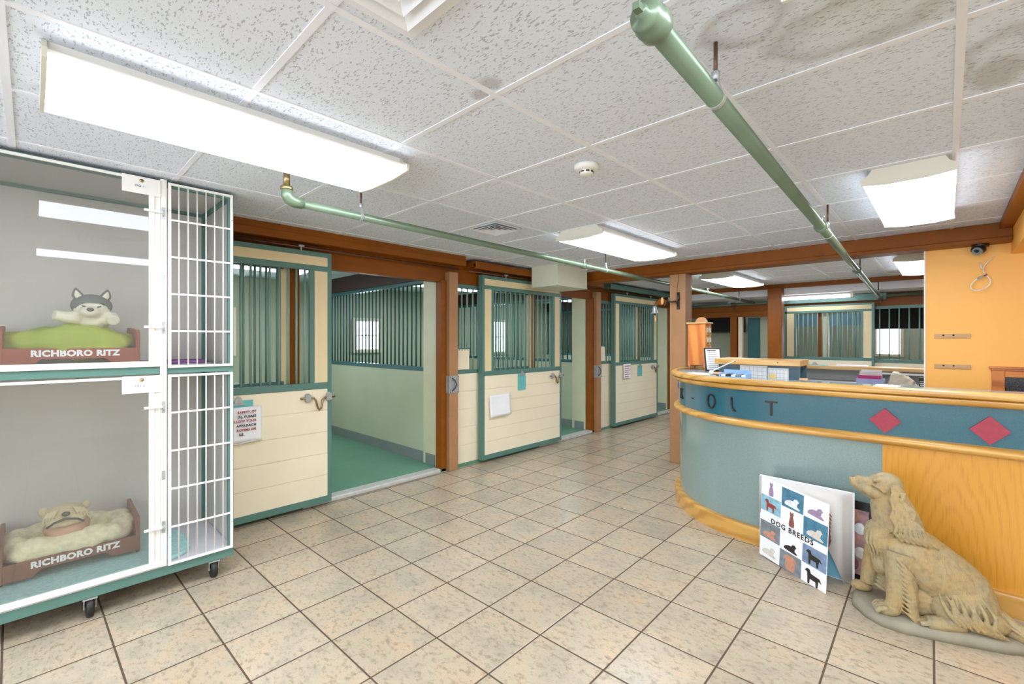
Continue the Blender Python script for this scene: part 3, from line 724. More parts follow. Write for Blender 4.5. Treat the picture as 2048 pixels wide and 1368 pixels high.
# plush husky lying on the blanket
def remesh(o, vs=.004, sm=4):
    r = o.modifiers.new('r', 'REMESH'); r.mode = 'VOXEL'; r.voxel_size = vs; r.use_smooth_shade = True
    s = o.modifiers.new('s', 'SMOOTH'); s.iterations = sm; s.factor = .5
hx, hy, hz = -3.44, .232, 1.585
hk = thing('plush_husky', 'grey and white plush husky lying on the lime blanket', 'plush toy', (hx-.05, hy, 1.47))
b_ = MB().ell((hx, hy, hz), (.062, .078, .062)).ell((hx+.055, hy-.012, hz-.024), (.042, .044, .030)).ell((hx-.10, hy, hz-.07), (.13, .085, .07))
b_.tube([(hx-.03, hy+.04, hz-.06), (hx+.03, hy+.085, hz-.055), (hx+.055, hy+.085, hz-.07)], [.04, .034, .03], 12).tube([(hx-.03, hy-.04, hz-.06), (hx+.02, hy-.11, hz-.055), (hx+.035, hy-.15, hz-.045)], [.04, .03, .026], 12)
o = b_.build('body', 'plush_white', hk, fix=False); remesh(o)
cap = MB().ell((hx-.006, hy, hz+.012), (.068, .088, .064), f=lambda p, d: Vector((p.x, p.y, max(p.z, (.012+.2*abs(p.y)*0 if abs(p.y) < .05 else -.02) if p.x > .0 else -.05)))).build('grey_cap', 'plush_grey', hk); cap['label'] = 'grey fur cap'
for s in (-1, 1):
    e = MB().ell((hx-.002, hy+s*.056, hz+.066), (.015, .026, .042), f=lambda p, d: Vector((p.x, p.y*(1-.55*max(0, d.z))+s*.010*d.z, p.z))).build('ear', 'plush_grey', hk)
    MB().ell((hx+.012, hy+s*.057, hz+.066), (.006, .015, .027), f=lambda p, d: Vector((p.x, p.y*(1-.55*max(0, d.z))+s*.008*d.z, p.z))).build('inner_ear', 'plush_white', e)
    MB().ell((hx+.060, hy+s*.03-.005, hz+.004), (.004, .011, .004), mat=Matrix.Rotation(s*.35, 4, 'X')).build('eye', 'nose', hk)
MB().ell((hx+.096, hy-.013, hz-.014), (.009, .015, .011)).build('nose', 'nose', hk)
# plush bulldog
gx, gy, gz = -3.42, .125, .478
bd = thing('plush_bulldog', 'tan plush bulldog sunk in the fleece cushion', 'plush toy', (gx-.04, gy, .36))
b_ = MB().ell((gx, gy, gz), (.06, .085, .056)).ell((gx+.035, gy+.04, gz-.02), (.03, .04, .034)).ell((gx+.035, gy-.04, gz-.02), (.03, .04, .034)).ell((gx+.03, gy, gz-.038), (.035, .05, .022))
for s in (-1, 1): b_.ell((gx-.01, gy+s*.082, gz+.028), (.012, .02, .024))
for k in range(4):
    for s in (-1, 1): b_.tube([(gx+.052, gy+s*(.03+.012*k), gz+.045-.004*k), (gx+.066, gy+s*(.045+.012*k), gz+.012), (gx+.056, gy+s*(.05+.012*k), gz-.018)], .0045, 6)
o = b_.build('head', 'plush_tan', bd, fix=False); remesh(o, .003, 2)
o = MB().ell((gx-.06, gy+.01, gz-.085), (.11, .095, .06)).build('body', 'plush_pink', bd)
MB().ell((gx+.068, gy, gz+.016), (.010, .017, .012)).build('nose', 'nose', bd)
MB().tube([(gx+.05, gy-.07, gz-.045), (gx+.066, gy-.045, gz-.022), (gx+.073, gy, gz-.008), (gx+.066, gy+.045, gz-.022), (gx+.05, gy+.07, gz-.045)], .0055, 8).build('mouth', 'nose', bd)
for s in (-1, 1): MB().ell((gx+.052, gy+s*.045, gz+.028), (.006, .011, .006)).build('eye', 'nose', bd)

# ------------------------------------------------------------------ reception counter
CX, CY, CR = -.86, 4.43, .98
def cpath(d, a_end=-212, x_end=1.6, n=48, x_start=None):
    pts = []
    if x_start is None:
        pts += [(x_end, CY-CR-d), (CX, CY-CR-d)]
    for k in range(1 if x_start is None else 0, n+1):
        a = radians(-90+(a_end+90)*k/n); pts.append((CX+(CR+d)*cos(a), CY+(CR+d)*sin(a)))
    return pts
def sweep(prof, smooth=True, closed=True, **kw):
    """prof: closed list of (outward offset, z)"""
    rows = [cpath(d, **kw) for d, z in prof]; n = len(rows[0]); k = len(prof); vs = []
    for i in range(n):
        for j in range(k): vs.append((rows[j][i][0], rows[j][i][1], prof[j][1]))
    fs = [(i*k+j, i*k+(j+1) % k, (i+1)*k+(j+1) % k, (i+1)*k+j) for i in range(n-1) for j in range(k)]
    fs += [tuple(range(k)), tuple((n-1)*k+j for j in range(k-1, -1, -1))]
    return MB().add(vs, fs, smooth)
def bead(d0, d1, z0, z1, n=8):
    zc = (z0+z1)/2; h = (z1-z0)/2
    return [(d0, z1)]+[(d0+(d1-d0)*cos(t), zc+h*sin(t)) for t in [pi/2-pi*k/n for k in range(n+1)]][1:-1]+[(d0, z0)]
rc = thing('reception_counter', 'curved checkout counter of teal laminate and oak with red diamonds', 'counter', (-.4, 4.0, 0))
def auto(o, ang=35):
    for p in o.data.polygons: p.use_smooth = True
    o.data.set_sharp_from_angle(angle=radians(ang)); return o
sweep([(.025, 1.118), (.025, 1.095), (-.36, 1.095), (-.36, 1.118)]).build('worktop', 'counter_grey', rc)
auto(sweep([(.02, 1.135), (.045, 1.136), (.060, 1.128), (.064, 1.114), (.060, 1.100), (.052, 1.096), (.02, 1.096)]).build('top_edge', 'wood_edge', rc), 40)
auto(sweep([(0, 1.094), (.040, 1.094), (.050, 1.088), (.052, 1.076), (.044, 1.062), (.03, 1.055), (0, 1.052)]).build('under_edge', 'wood_edge', rc), 40)
auto(sweep([(0, 1.094), (-.03, 1.094), (-.03, .84), (0, .84)]).build('fascia', 'fascia', rc), 40)
auto(sweep(bead(.0, .042, .795, .850, 10)).build('middle_rail', 'wood_edge', rc), 50)
# lower panels
def lower(x_end=None, arc=True):
    pass
auto(sweep([(-.012, .84), (-.04, .84), (-.04, .0), (-.012, .0)], x_end=-.275).build('laminate_panel', 'lower', rc), 40)
B(-.275, 1.6, CY-CR+.008, CY-CR+.04, 0, .84).build('oak_panel', 'oak_panel', rc)
auto(sweep([(0, .115), (.012, .118), (.026, .112), (.032, .098), (.03, .09), (.03, 0), (-.02, 0), (-.02, .115)]).build('base_trim', 'wood_edge', rc), 40)
# inner lower desk
dk = [p for p in cpath(-.06)]
MB().prism([(x, y) for x, y in cpath(-.06, n=40)]+[(-.9, 5.2), (1.6, 4.3)][:2], .72, .75).build('lower_desk', 'desk_grey', rc)
# CHECK-OUT letters seen: K - O U T
def onarc(deg, z, d=.003):
    a = radians(deg); n = Vector((cos(a), sin(a), 0)); return facing(n, (CX+(CR+d)*cos(a), CY+(CR+d)*sin(a), z))
textmesh('letter_k', 'K', .125, 'bronze', rc, onarc(-143, .945), ext=.005)
textmesh('letter_dash', '-', .09, 'bronze', rc, onarc(-129.5, .945), ext=.005)
c_ = MB(); mt = onarc(-116, .945); c_.tube([mt @ Vector((.036*cos(t), .05*sin(t), .004)) for t in [2*pi*k/32 for k in range(32)]], .006, 8, closed=True); c_.build('letter_o', 'bronze', rc)
mt = onarc(-104, .945); MB().tube([mt @ Vector(p) for p in [(-.028, .05, .004), (-.028, 0, .004), (-.024, -.025, .004), (-.012, -.042, .004), (.004, -.048, .004)]], .006, 8).build('letter_u', 'bronze', rc)
MB().box(-.036, .036, .038, .048, 0, .008, mat=onarc(-90, .945)).box(-.006, .006, -.05, .038, 0, .008, mat=onarc(-90, .945)).build('letter_t', 'bronze', rc)
for x, z, s in ((-.262, .935, .064), (.163, .935, .066)):
    B(-s/1.414*1.15, s/1.414*1.15, -s/1.414*1.15, s/1.414*1.15, 0, .012, mat=facing((0, -1, 0), (x, CY-CR-.001, z)) @ Matrix.Rotation(pi/4, 4, 'Z')).build('red_diamond', 'diamond', rc, .001)

# small cabinet on the counter
ZT = 1.1185
cb = thing('spice_cabinet', 'small honey-pine cabinet with labelled little drawers on the counter end', 'cabinet', (-1.75, 4.53, ZT))
x0, x1, y0, y1 = -1.845, -1.675, 4.45, 4.60
B(x0, x1, y0, y1, ZT+.045, ZT+.445).build('body', 'wood_pine', cb, .002)
B(x0-.012, x1+.014, y0-.012, y1+.012, ZT+.445, ZT+.460).build('lid', 'wood_light', cb, .003)
for lx in (x0+.012, x1-.012):
    for ly in (y0+.012, y1-.012): MB().tube([(lx, ly, ZT+.0), (lx, ly, ZT+.05)], [.007, .014], 8).build('leg', 'wood_pine', cb)
MB().prism([(x0+.02+.06*(1-cos(t)), ZT+.46+.055*sin(t)) for t in [pi*k/14 for k in range(15)]], y1-.02, y1-.006, 'y').build('arched_crest', 'post', cb)
for c in range(2):
    for r in range(4):
        ya = y0+.012+c*.068; za = ZT+.42-.095*(r+1)+.01
        d = B(x1-.004, x1+.005, ya, ya+.058, za, za+.082).build('drawer', 'wood_light', cb, .001)
        B(x1+.005, x1+.0065, ya+.012, ya+.046, za+.03, za+.07).build('drawer_label', 'white_matte', d)
        MB().ell((x1+.010, ya+.029, za+.016), (.007, .007, .007)).build('knob', 'brass', d)
# framed tablet sign
mt = Matrix.Translation((-1.555, 4.335, ZT+.001)) @ Matrix.Rotation(radians(38), 4, 'Z') @ Matrix.Rotation(radians(-14), 4, 'X')
ts = thing('sign_holder', 'black framed printed sign leaning against the pine cabinet', 'sign', (-1.555, 4.335, ZT))
B(-.075, .075, -.006, .006, .0, .22, mat=mt).build('frame', 'black', ts, .003)
fcx = B(-.062, .062, -.0075, -.006, .014, .206, mat=mt).build('printed_page', 'white_matte', ts)
for k in range(9): B(-.05, .05-.012*(k % 3), -.0082, -.0075, .03+.018*k, .034+.018*k, mat=mt).build('printed_line', 'base_grey', ts)
B(-.05, .03, -.0082, -.0075, .190, .198, mat=mt).build('printed_heading', 'ink', ts)
# paperwork, tray, pen
pp = B(-1.62, -1.36, 3.83, 4.02, ZT, ZT+.004, mat=None).build('paper_sheet', 'white_matte'); tag(pp, 'white paper lying on the curved end of the countertop', 'paper')
bk = MB().ell((-1.36, 3.90, ZT+.012), (.085, .06, .012)).build('wicker_dish', 'slice'); tag(bk, 'shallow tan dish under the slanted pen', 'dish')
pen = thing('pen', 'long pale pen standing slanted in its holder on the counter', 'pen', (-1.38, 3.84, ZT))
MB().tube([(-1.395, 3.83, ZT+.03), (-1.24, 3.93, ZT+.125)], .0045, 8).build('barrel', 'plastic_white', pen)
MB().lathe([(.02, ZT+.012), (.018, ZT+.03), (.009, ZT+.042)], (-1.395, 3.83, 0)).build('holder', 'plastic_white', pen)
tr = thing('display_tray', 'low blue patterned tray of cards beside the pen', 'tray', (-1.2, 3.77, ZT))
MB().box(-1.29, -1.09, 3.70, 3.82, ZT, ZT+.006).box(-1.29, -1.09, 3.815, 3.82, ZT, ZT+.055).box(-1.29, -1.285, 3.70, 3.82, ZT, ZT+.03).box(-1.095, -1.09, 3.70, 3.82, ZT, ZT+.03).build('tray_body', 'blueprint', tr)
for k in range(5): B(-1.28+.037*k, -1.25+.037*k, 3.72, 3.80, ZT+.006, ZT+.02+.005*(k % 2)).build('card', ('white_matte', 'ink', 'plastic_white', 'base_grey', 'white_matte')[k], tr)
# hutch behind the counter
hu = thing('desk_hutch', 'slate-blue desk hutch with a thick oak shelf on top behind the counter', 'hutch', (-1.16, 4.35, .75))
B(-1.50, -.84, 4.20, 4.50, 1.195, 1.245).build('top_shelf', 'wood_edge', hu, .004)
B(-1.48, -.905, 4.24, 4.48, .75, 1.195).build('box_body', 'navy', hu)
MB().box(-.905, -.85, 4.24, 4.25, .75, 1.195).box(-.905, -.85, 4.47, 4.48, .75, 1.195).box(-.905, -.85, 4.25, 4.47, .95, .96).build('open_cubby', 'navy', hu)
for x in (-1.33, -1.0): MB().lathe([(.005, 0), (.004, .003)], (x, 4.197, 1.222), 'y', 8).build('screw_cap', 'ink', hu)
def grid_paper(name, label, x0, x1, z0, z1, y, cols, rows, mat='white_matte'):
    o = thing(name, label, 'paper', ((x0+x1)/2, y, z0))
    B(x0, x1, y-.002, y, z0, z1).build('sheet', mat, o)
    for k in range(cols+1):
        x = x0+.008+(x1-x0-.016)*k/cols; B(x-.0006, x+.0006, y-.0026, y-.002, z0+.006, z1-.012).build('ruled_line', 'base_grey', o)
    for k in range(rows+1):
        z = z0+.006+(z1-z0-.018)*k/rows; B(x0+.008, x1-.008, y-.0026, y-.002, z-.0006, z+.0006).build('ruled_line', 'base_grey', o)
    return o
gp = grid_paper('wall_calendar', 'white gridded calendar sheet on the front of the slate-blue hutch, left one', -1.30, -1.085, 1.0, 1.19, 4.238, 6, 5)
gp = grid_paper('wall_calendar', 'white gridded calendar sheet with a yellow note on the hutch front, right one', -1.08, -.93, 1.0, 1.175, 4.238, 5, 5)
B(-1.07, -1.02, 4.233, 4.2354, 1.08, 1.125).build('yellow_note', 'yellow_note', gp)
cu = MB().lathe([(.022, .93), (.03, 1.13), (.027, 1.13), (.02, .94)], (-.80, 4.1, 0)).build('paper_cup', 'slice'); tag(cu, 'tall pale cup at the right end of the slate-blue hutch', 'cup')
cu.location.z = .75; cu.scale = (1, 1, 1.8)
# lead hanging at the counter's left end
ls = MB().tube([(-1.845, 4.25, 1.03), (-1.852, 4.26, .97), (-1.847, 4.28, .92), (-1.855, 4.30, .87), (-1.85, 4.32, .92), (-1.855, 4.34, .99), (-1.86, 4.35, 1.03)], .012, 8).build('blue_lead', P('blue_nylon', '2f4f8a', .7)); tag(ls, 'blue lead hanging at the left end of the counter fascia', 'lead')

# ------------------------------------------------------------------ rear reception shelf and things on its desk
rs = thing('rear_shelf', 'long pale oak ledge with grey panel behind the front desk', 'shelf', (0, 6.6, 0))
B(-2.4, 1.5, 6.5, 6.78, 1.058, 1.10).build('ledge', 'wood_light', rs, .008)
B(-2.4, 1.5, 6.66, 6.72, 0, 1.058).build('panel', 'desk_grey', rs)
B(-2.4, 1.5, 5.95, 6.66, .90, .93).build('desk_top', 'desk_grey', rs)
B(-.62, 0.3, 6.52, 6.56, 1.025, 1.045).build('under_light', 'white', rs)
for x in (-2.35, 1.45): B(x-.02, x+.02, 6.0, 6.66, 0, .9).build('leg_panel', 'desk_grey', rs)
bs = thing('magazine_basket', 'lavender basket of magazines with a magenta cover on the rear desk', 'basket', (-.56, 6.1, .93))
MB().box(-.70, -.47, 6.04, 6.05, .93, 1.0).box(-.70, -.47, 6.19, 6.2, .93, 1.0).box(-.70, -.69, 6.04, 6.2, .93, 1.0).box(-.48, -.47, 6.04, 6.2, .93, 1.0).box(-.7, -.47, 6.04, 6.2, .93, .935).build('basket_body', 'lav', bs)
for k, (mm, h) in enumerate((('pink_mag', 1.035), ('mag_paper', 1.075), ('mag_paper', 1.09))):
    B(-.685+.01*k, -.49, 6.06+.04*k, 6.075+.04*k, .936, h).build('magazine', mm, bs)
bg = MB().prism([(-.44, .93), (-.415, 1.07), (-.37, 1.085), (-.30, 1.04), (-.24, 1.0), (-.205, .93)], 6.05, 6.19, 'y').build('cream_bag', 'bag', None, .02); disp(bg, .03, .04, lv=3); tag(bg, 'crumpled cream paper bag beside the magazine basket', 'bag')
bx = thing('black_box', 'small black box with white printing on the rear desk by the orange wall', 'box', (-.15, 6.1, .93))
B(-.20, -.08, 6.04, 6.14, .93, 1.035).build('carton', 'black', bx, .002)
for a, b_, c_, d_ in ((-.195, -.165, .995, 1.0), (-.195, -.16, .975, .985), (-.19, -.16, .955, .968), (-.125, -.09, .955, .985)): B(a, b_, 6.0385, 6.04, c_, d_).build('printing', 'white_matte', bx)
cl = thing('clipboard', 'aqua clipboard lying on the rear oak ledge', 'clipboard', (-1.15, 6.6, 1.10)); B(-1.27, -1.05, 6.54, 6.7, 1.10, 1.106).build('board', 'clip_aqua', cl); MB().box(-1.2, -1.12, 6.54, 6.57, 1.106, 1.113).prism([(-1.19, 1.113), (-1.13, 1.113), (-1.15, 1.14), (-1.17, 1.14)], 6.545, 6.555, 'y').build('clip', 'steel', cl)
o = B(-.95, -.66, 6.54, 6.72, 1.10, 1.112).build('paper_stack', 'white_matte'); tag(o, 'stack of white papers on the rear oak ledge', 'papers')

# ------------------------------------------------------------------ far stall fronts (along x at y = 9)
FY = 9.0
def low_light(label, x, y):
    o = thing('tube_lamp', label, 'ceiling light', (x, y, 2.05)); MB().tube([(x, y-.5, 2.07), (x, y+.5, 2.07)], .022, 12).build('tube', LENS, o)
    B(x-.06, x+.06, y-.52, y+.52, 2.095, 2.13).build('housing', 'white', o); return o
low_light('tube lamp on the low ceiling of the far left stall', -3.3, 10.6); low_light('tube lamp on the low ceiling of the far right stall', -.5, 10.9); low_light('tube lamp behind the far sliding door', -1.6, 9.8)
hb = thing('header_beam', 'reddish-brown header beam over the far stall fronts', 'beam', (-2, FY+.05, 1.83))
B(-3.85, -2.08, FY, FY+.1, 1.83, 2.08).build('beam_body', 'brown', hb, .004)
B(-3.85, -2.08, FY-.02, FY, 1.83, 1.93).build('beam_ledger', 'brown', hb, .004)
B(-2.08, 2.6, FY, FY+.1, 1.93, 2.129).build('beam_body', 'brown', hb, .004)

for a, b_, lb in ((-2.915, -2.80, 'brown post at the left of the far row, next to a cream jamb'), (-3.86, -3.74, 'brown corner post where the two stall rows meet')):
    o = thing('stall_post', lb, 'post', ((a+b_)/2, FY, 0)); B(a, b_, FY-.06, FY+.06, 0, 1.85).build('shaft', 'brown', o, .005)
o = thing('stall_jamb', 'narrow cream jamb right of the far brown post', 'jamb', (-2.75, FY, 0)); B(-2.785, -2.72, FY-.02, FY+.06, 0, 1.83).build('jamb_board', 'cream', o)
o = thing('open_door_leaf', 'dark teal door leaf standing open in the far stall row', 'door leaf', (-2.6, FY+.3, 0)); B(-2.70, -2.50, FY+.25, FY+.29, .03, 1.82).build('leaf', 'teal_dark', o)
o = thing('stall_partition', 'pale sage partition behind the far row', 'partition', (-2.38, FY+.3, 0)); B(-2.50, -2.28, FY+.3, FY+.36, .0, 1.95).build('wall_board', 'sage', o)
o = thing('dark_box', 'plain dark box above sage boards in the far left stall', 'cabinet', (-3.2, FY+.7, 1.55)); B(-3.72, -2.93, FY+.5, FY+.9, 1.56, 2.02).build('box_body', 'dark', o)  # plain black box making the black band above the boards
o = thing('stall_partition', 'sage boarded partition below the dark box in the far left stall', 'partition', (-3.35, FY+.95, 0)); B(-3.85, -2.85, FY+.92, FY+.97, .0, 1.72).build('wall_board', 'sage', o)
def far_door(x0, x1, z0, z1, label):
    o = thing('sliding_door', label, 'stall door', ((x0+x1)/2, FY-.08, z0)); ya, yb = FY-.10, FY-.06
    e = .035; zm = 1.10; zt = z1-.13
    MB().box(x0, x0+e, ya, yb, z0, z1).box(x1-e, x1, ya-.02, yb, z0, z1).box(x0, x1, ya, yb, z0, z0+.05).box(x0, x1, ya, yb, z1-.03, z1).box(x0, x1, ya, yb, zm-.02, zm+.03).box(x0, x1, ya, yb, zt, zt+.035).box(x0+.14, x0+.17, ya, yb, zm, zt).box(x1-.17, x1-.14, ya, yb, zm, zt).build('frame', 'teal', o, .003)
    B(x0+e, x1-e, ya-.002, yb-.01, z0+.05, zm-.02).build('lower_planks', 'cream', o)
    MB().box(x0+e, x1-e, ya+.004, yb-.01, zt+.035, z1-.03).box(x0+e, x0+.14, ya+.004, yb-.01, zm+.03, zt).box(x1-.14, x1-e, ya+.004, yb-.01, zm+.03, zt).build('upper_panels', 'cream_panel', o)
    a, b_ = x0+.17, x1-.17; n = 13
    bars(o, [(a+(b_-a)*(k+.5)/n, (ya+yb)/2) for k in range(n)], zm, zt, .008)
    return o
far_door(-2.015, -.80, .03, 1.985, 'cream and green sliding door in the far stall row, facing the desk')
o = thing('barred_partition', 'fixed barred stall front at the far right by the orange wall', 'stall front', (.3, FY, 0))
B(-.80, 1.5, FY, FY+.04, 1.885, 1.93).build('rail', 'teal', o); B(-.80, 1.5, FY-.01, FY+.04, 1.06, 1.115).build('rail', 'teal', o)
B(-.80, 1.5, FY+.0, FY+.03, 0.0, 1.06).build('lower_planks', 'cream', o)
bars(o, [(-.75+.115*k, FY+.02) for k in range(14)], 1.1, 1.9, .009)
o = thing('barred_partition', 'fixed barred front behind the far sliding door', 'stall front', (-1.4, FY+.02, 0))
B(-2.08, -.8, FY+.0, FY+.03, 0, 1.06).build('lower_planks', 'cream', o); B(-2.08, -.8, FY-.01, FY+.04, 1.06, 1.11).build('rail', 'teal', o); B(-1.56, -1.49, FY, FY+.06, 1.1, 1.93).build('brown_stud', 'brown', o); B(-1.48, -1.40, FY, FY+.06, 1.1, 1.93).build('pale_stud', 'sage_jamb', o)
bars(o, [(-1.35+.1*k, FY+.02) for k in range(6)], 1.1, 1.93, .009)
o = thing('door_track', 'green track cover over the far sliding door', 'door track', (-1.4, FY-.08, 2.0)); B(-2.06, -.66, FY-.14, FY-.04, 2.02, 2.12).build('cover_board', 'teal', o); MB().lathe([(.008, 0), (.006, .004)], (-.70, FY-.14, 2.07), 'y', 8).build('bolt', 'ink', o)
o = thing('dark_box', 'dark box high inside the far right stall', 'cabinet', (-.5, 10.2, 1.6)); B(-1.0, -.28, 10.0, 10.4, 1.60, 1.98).build('box_body', 'dark', o)  # plain black box making the black area behind the bars
o = thing('lintel', 'blue lintel across the opening inside the far stalls', 'beam', (-1.5, 10.6, 1.75)); B(-2.3, -1.0, 10.55, 10.65, 1.68, 1.90).build('beam_body', P('powder_blue_paint', '7fa6b8', .5), o)
wf = MB()
zb0, zb1, xw0, xw1 = 1.13, 1.72, -1.02, -.66
wf.box(xw0-.05, xw0, 11.74, 11.8, zb0-.05, zb1+.05).box(xw1, xw1+.05, 11.74, 11.8, zb0-.05, zb1+.05).box(xw0, xw1, 11.74, 11.8, zb0-.05, zb0).box(xw0, xw1, 11.74, 11.8, zb1, zb1+.05)
f_ = struct(wf, 'window_7', 'cream'); B(xw0, xw1, 11.79, 11.795, zb0, zb1).build('pane', DAYM, f_)
# strip light by the far door
o = thing('strip_light', 'narrow tube light on the ceiling just before the far sliding door', 'ceiling light', (-1.45, 8.6, 2.06))
MB().tube([(-1.98, 8.56, 2.08), (-1.06, 8.56, 2.08)], .022, 12).build('tube', LENS, o)
B(-2.02, -1.02, 8.5, 8.62, 2.105, 2.13).build('housing', 'white', o); B(-2.02, -1.98, 8.52, 8.6, 2.055, 2.105).build('end_cap', 'white', o); B(-1.06, -1.02, 8.52, 8.6, 2.055, 2.105).build('end_cap', 'white', o)

# ------------------------------------------------------------------ orange wall things
for z, lb in ((1.44, 'tan wooden strip on the orange wall, upper of two'), (1.19, 'tan wooden strip on the orange wall, lower of two')):
    o = thing('wall_strip', lb, 'wall strip', (.03, 5.195, z-.018), 'tan strips on the orange wall')
    B(-.075, .14, 5.187, 5.2, z-.017, z+.017).build('strip', 'tan', o, .002)
    for k in (.0, .06): MB().lathe([(.006, 0), (.004, .002)], (k-.02, 5.187, z+.006), 'y', 8).build('nail', 'slice', o)
FX = -.045
pf = thing('framed_panel', 'cherry wood frame around a black speckled panel low on the orange wall', 'frame', (.62, 5.17, .7))
MB().box(FX+.285, FX+1.0, 5.15, 5.2, 1.185, 1.20).box(FX+.295, FX+.99, 5.165, 5.2, 1.17, 1.185).build('cornice', 'wood_pic', pf, .002)
MB().box(FX+.30, FX+.37, 5.17, 5.2, .70, 1.17).box(FX+.91, FX+.98, 5.17, 5.2, .70, 1.17).box(FX+.37, FX+.91, 5.17, 5.2, 1.12, 1.17).box(FX+.37, FX+.91, 5.17, 5.2, .70, .75).build('frame', 'wood_pic', pf, .003)
B(FX+.37, FX+.91, 5.185, 5.195, .75, 1.12).build('speckled_panel', 'speckle', pf)
cmr = thing('security_camera', 'black dome security camera under the end of the box beam', 'security camera', (.18, 5.12, 2.10))
MB().lathe([(.05, 2.155), (.052, 2.15), (.048, 2.135), (.03, 2.13)], (.19, 5.13, 0)).build('base', 'black', cmr)
nv_ = Vector((-.25, -.85, -.45)).normalized()
c0 = Vector((.18, 5.12, 2.115)); MB().ell(c0, (.045, .045, .036)).build('housing', 'black', cmr)
rot = nv_.to_track_quat('Z', 'Y').to_matrix().to_4x4()
MB().add([rot @ Vector((.03*cos(2*pi*k/24), .03*sin(2*pi*k/24), .0))+c0+nv_*.040 for k in range(24)]+[rot @ Vector((.034*cos(2*pi*k/24), .034*sin(2*pi*k/24), -.02))+c0+nv_*.040 for k in range(24)], [tuple(range(24))]+[(k, (k+1) % 24, 24+(k+1) % 24, 24+k) for k in range(24)]).build('faceplate', 'base_grey', cmr)
MB().ell(c0+nv_*.041, (.010, .010, .010)).build('camera_lens', 'black', cmr)
cbl = thing('loose_cable', 'white cable looped loosely from the ceiling corner on the orange wall', 'cable', (.2, 5.18, 1.75))
P_ = [(.275, 5.19, 2.06), (.235, 5.18, 2.03), (.20, 5.17, 1.97), (.215, 5.16, 1.92), (.255, 5.15, 1.88), (.245, 5.15, 1.83), (.19, 5.15, 1.795), (.15, 5.15, 1.795), (.132, 5.15, 1.83), (.15, 5.15, 1.87), (.18, 5.15, 1.895)]
MB().tube(P_, .0045, 8).build('cable_run', 'plastic_white', cbl, sub=1)
MB().tube([(.20, 5.17, 1.97), (.195, 5.18, 2.0), (.193, 5.185, 2.02)], .0045, 8).build('cable_tail', 'plastic_white', cbl)
MB().tube([(.175, 5.15, 1.892), (.21, 5.15, 1.91)], .008, 8).build('connector', 'steel', cbl)
MB().tube([(.21, 5.15, 1.91), (.23, 5.15, 1.92)], .005, 8).build('red_plug', 'red_ink', cbl)

# ------------------------------------------------------------------ dinner bell on the post
be = thing('dinner_bell', 'cast dog-head bracket with a small hanging bell on the tan-brown post', 'bell', (-2.21, 5.065, 1.75))
B(-2.228, -2.192, 5.058, 5.07, 1.755, 1.95).build('mounting_plate', 'iron', be, .002)
MB().tube([(-2.21, 5.05, 1.935), (-2.195, 5.04, 1.91), (-2.195, 5.035, 1.875), (-2.215, 5.03, 1.845), (-2.21, 5.045, 1.79)], .009, 8).build('scroll', 'iron', be)
MB().tube([(-2.21, 5.04, 1.845), (-2.27, 5.01, 1.84), (-2.31, 5.0, 1.845)], .010, 8).tube([(-2.31, 5.0, 1.865), (-2.325, 5.0, 1.84), (-2.335, 5.0, 1.81), (-2.35, 4.99, 1.80)], .010, 8).build('arm', 'iron', be)
hd_ = MB().ell((-2.37, 4.985, 1.845), (.05, .035, .042)).tube([(-2.36, 4.985, 1.85), (-2.41, 4.985, 1.835), (-2.445, 4.985, 1.835)], [.036, .026, .016], 12)
h_ = hd_.build('dog_head', 'brown', be, fix=False); remesh(h_, .004, 3)
MB().ell((-2.345, 4.945, 1.85), (.018, .008, .042)).build('ear', 'slice', be)
MB().tube([(-2.335, 4.985, 1.895), (-2.38, 4.985, 1.892), (-2.44, 4.985, 1.85)], .007, 8).build('top_strap', 'iron', be)
MB().tube([(-2.45, 4.985, 1.835), (-2.455, 4.985, 1.80)], .004, 6).build('hook', 'iron', be)
MB().lathe([(.004, 1.805), (.012, 1.80), (.022, 1.79), (.026, 1.765), (.032, 1.735), (.044, 1.718), (.046, 1.714), (.040, 1.714), (.028, 1.74), (.0, 1.785)], (-2.455, 4.985, 0)).build('bell_cup', 'steel', be)
MB().ell((-2.455, 4.985, 1.705), (.012, .012, .014)).build('clapper', 'iron', be)
MB().tube([(-2.455, 4.985, 1.70), (-2.45, 4.985, 1.67)], .005, 6).tube([(-2.45, 4.985, 1.675), (-2.447, 4.985, 1.61)], .008, 8).build('pull_handle', 'slice', be)

# ------------------------------------------------------------------ book and calendar by the counter
S3 = [(0, 0), (.10, -.05), (.2, .1), (.35, .1), (.5, 0)]
def dogshape(kind):
    if kind == 'sit': return [(.30, .0), (.70, .0), (.74, .2), (.68, .5), (.60, .68), (.66, .80), (.62, 1.0), (.53, .90), (.42, .90), (.36, 1.0), (.33, .80), (.38, .66), (.30, .4), (.26, .15)]
    if kind == 'lie': return [(.02, .12), (.95, .02), (1.0, .12), (.80, .30), (.84, .55), (.93, .66), (.80, .86), (.62, .80), (.55, .60), (.30, .58), (.10, .45), (.0, .28)]
    if kind == 'stand': return [(.18, 0), (.28, 0), (.30, .32), (.64, .30), (.66, 0), (.76, 0), (.80, .45), (.98, .38), (.86, .62), (.35, .66), (.28, .88), (.12, .90), (.0, .74), (.14, .66), (.16, .35)]
    return [(.25, .02), (.75, .02), (.82, .35), (.80, .75), (.92, .55), (.88, .85), (.66, .98), (.34, .98), (.12, .85), (.08, .55), (.20, .75), (.18, .35)]
bkt = thing('dog_book', 'large open picture book standing upright on the tiles, lettered DOG BREEDS', 'book', (-.69, 3.16, 0))
BL = Vector((-.89, 3.285, 0)); BR = Vector((-.487, 3.036, 0)); H_ = .49
ux = (BR-BL).normalized(); Wd = (BR-BL).length; nz_ = Vector((ux.y, -ux.x, 0))
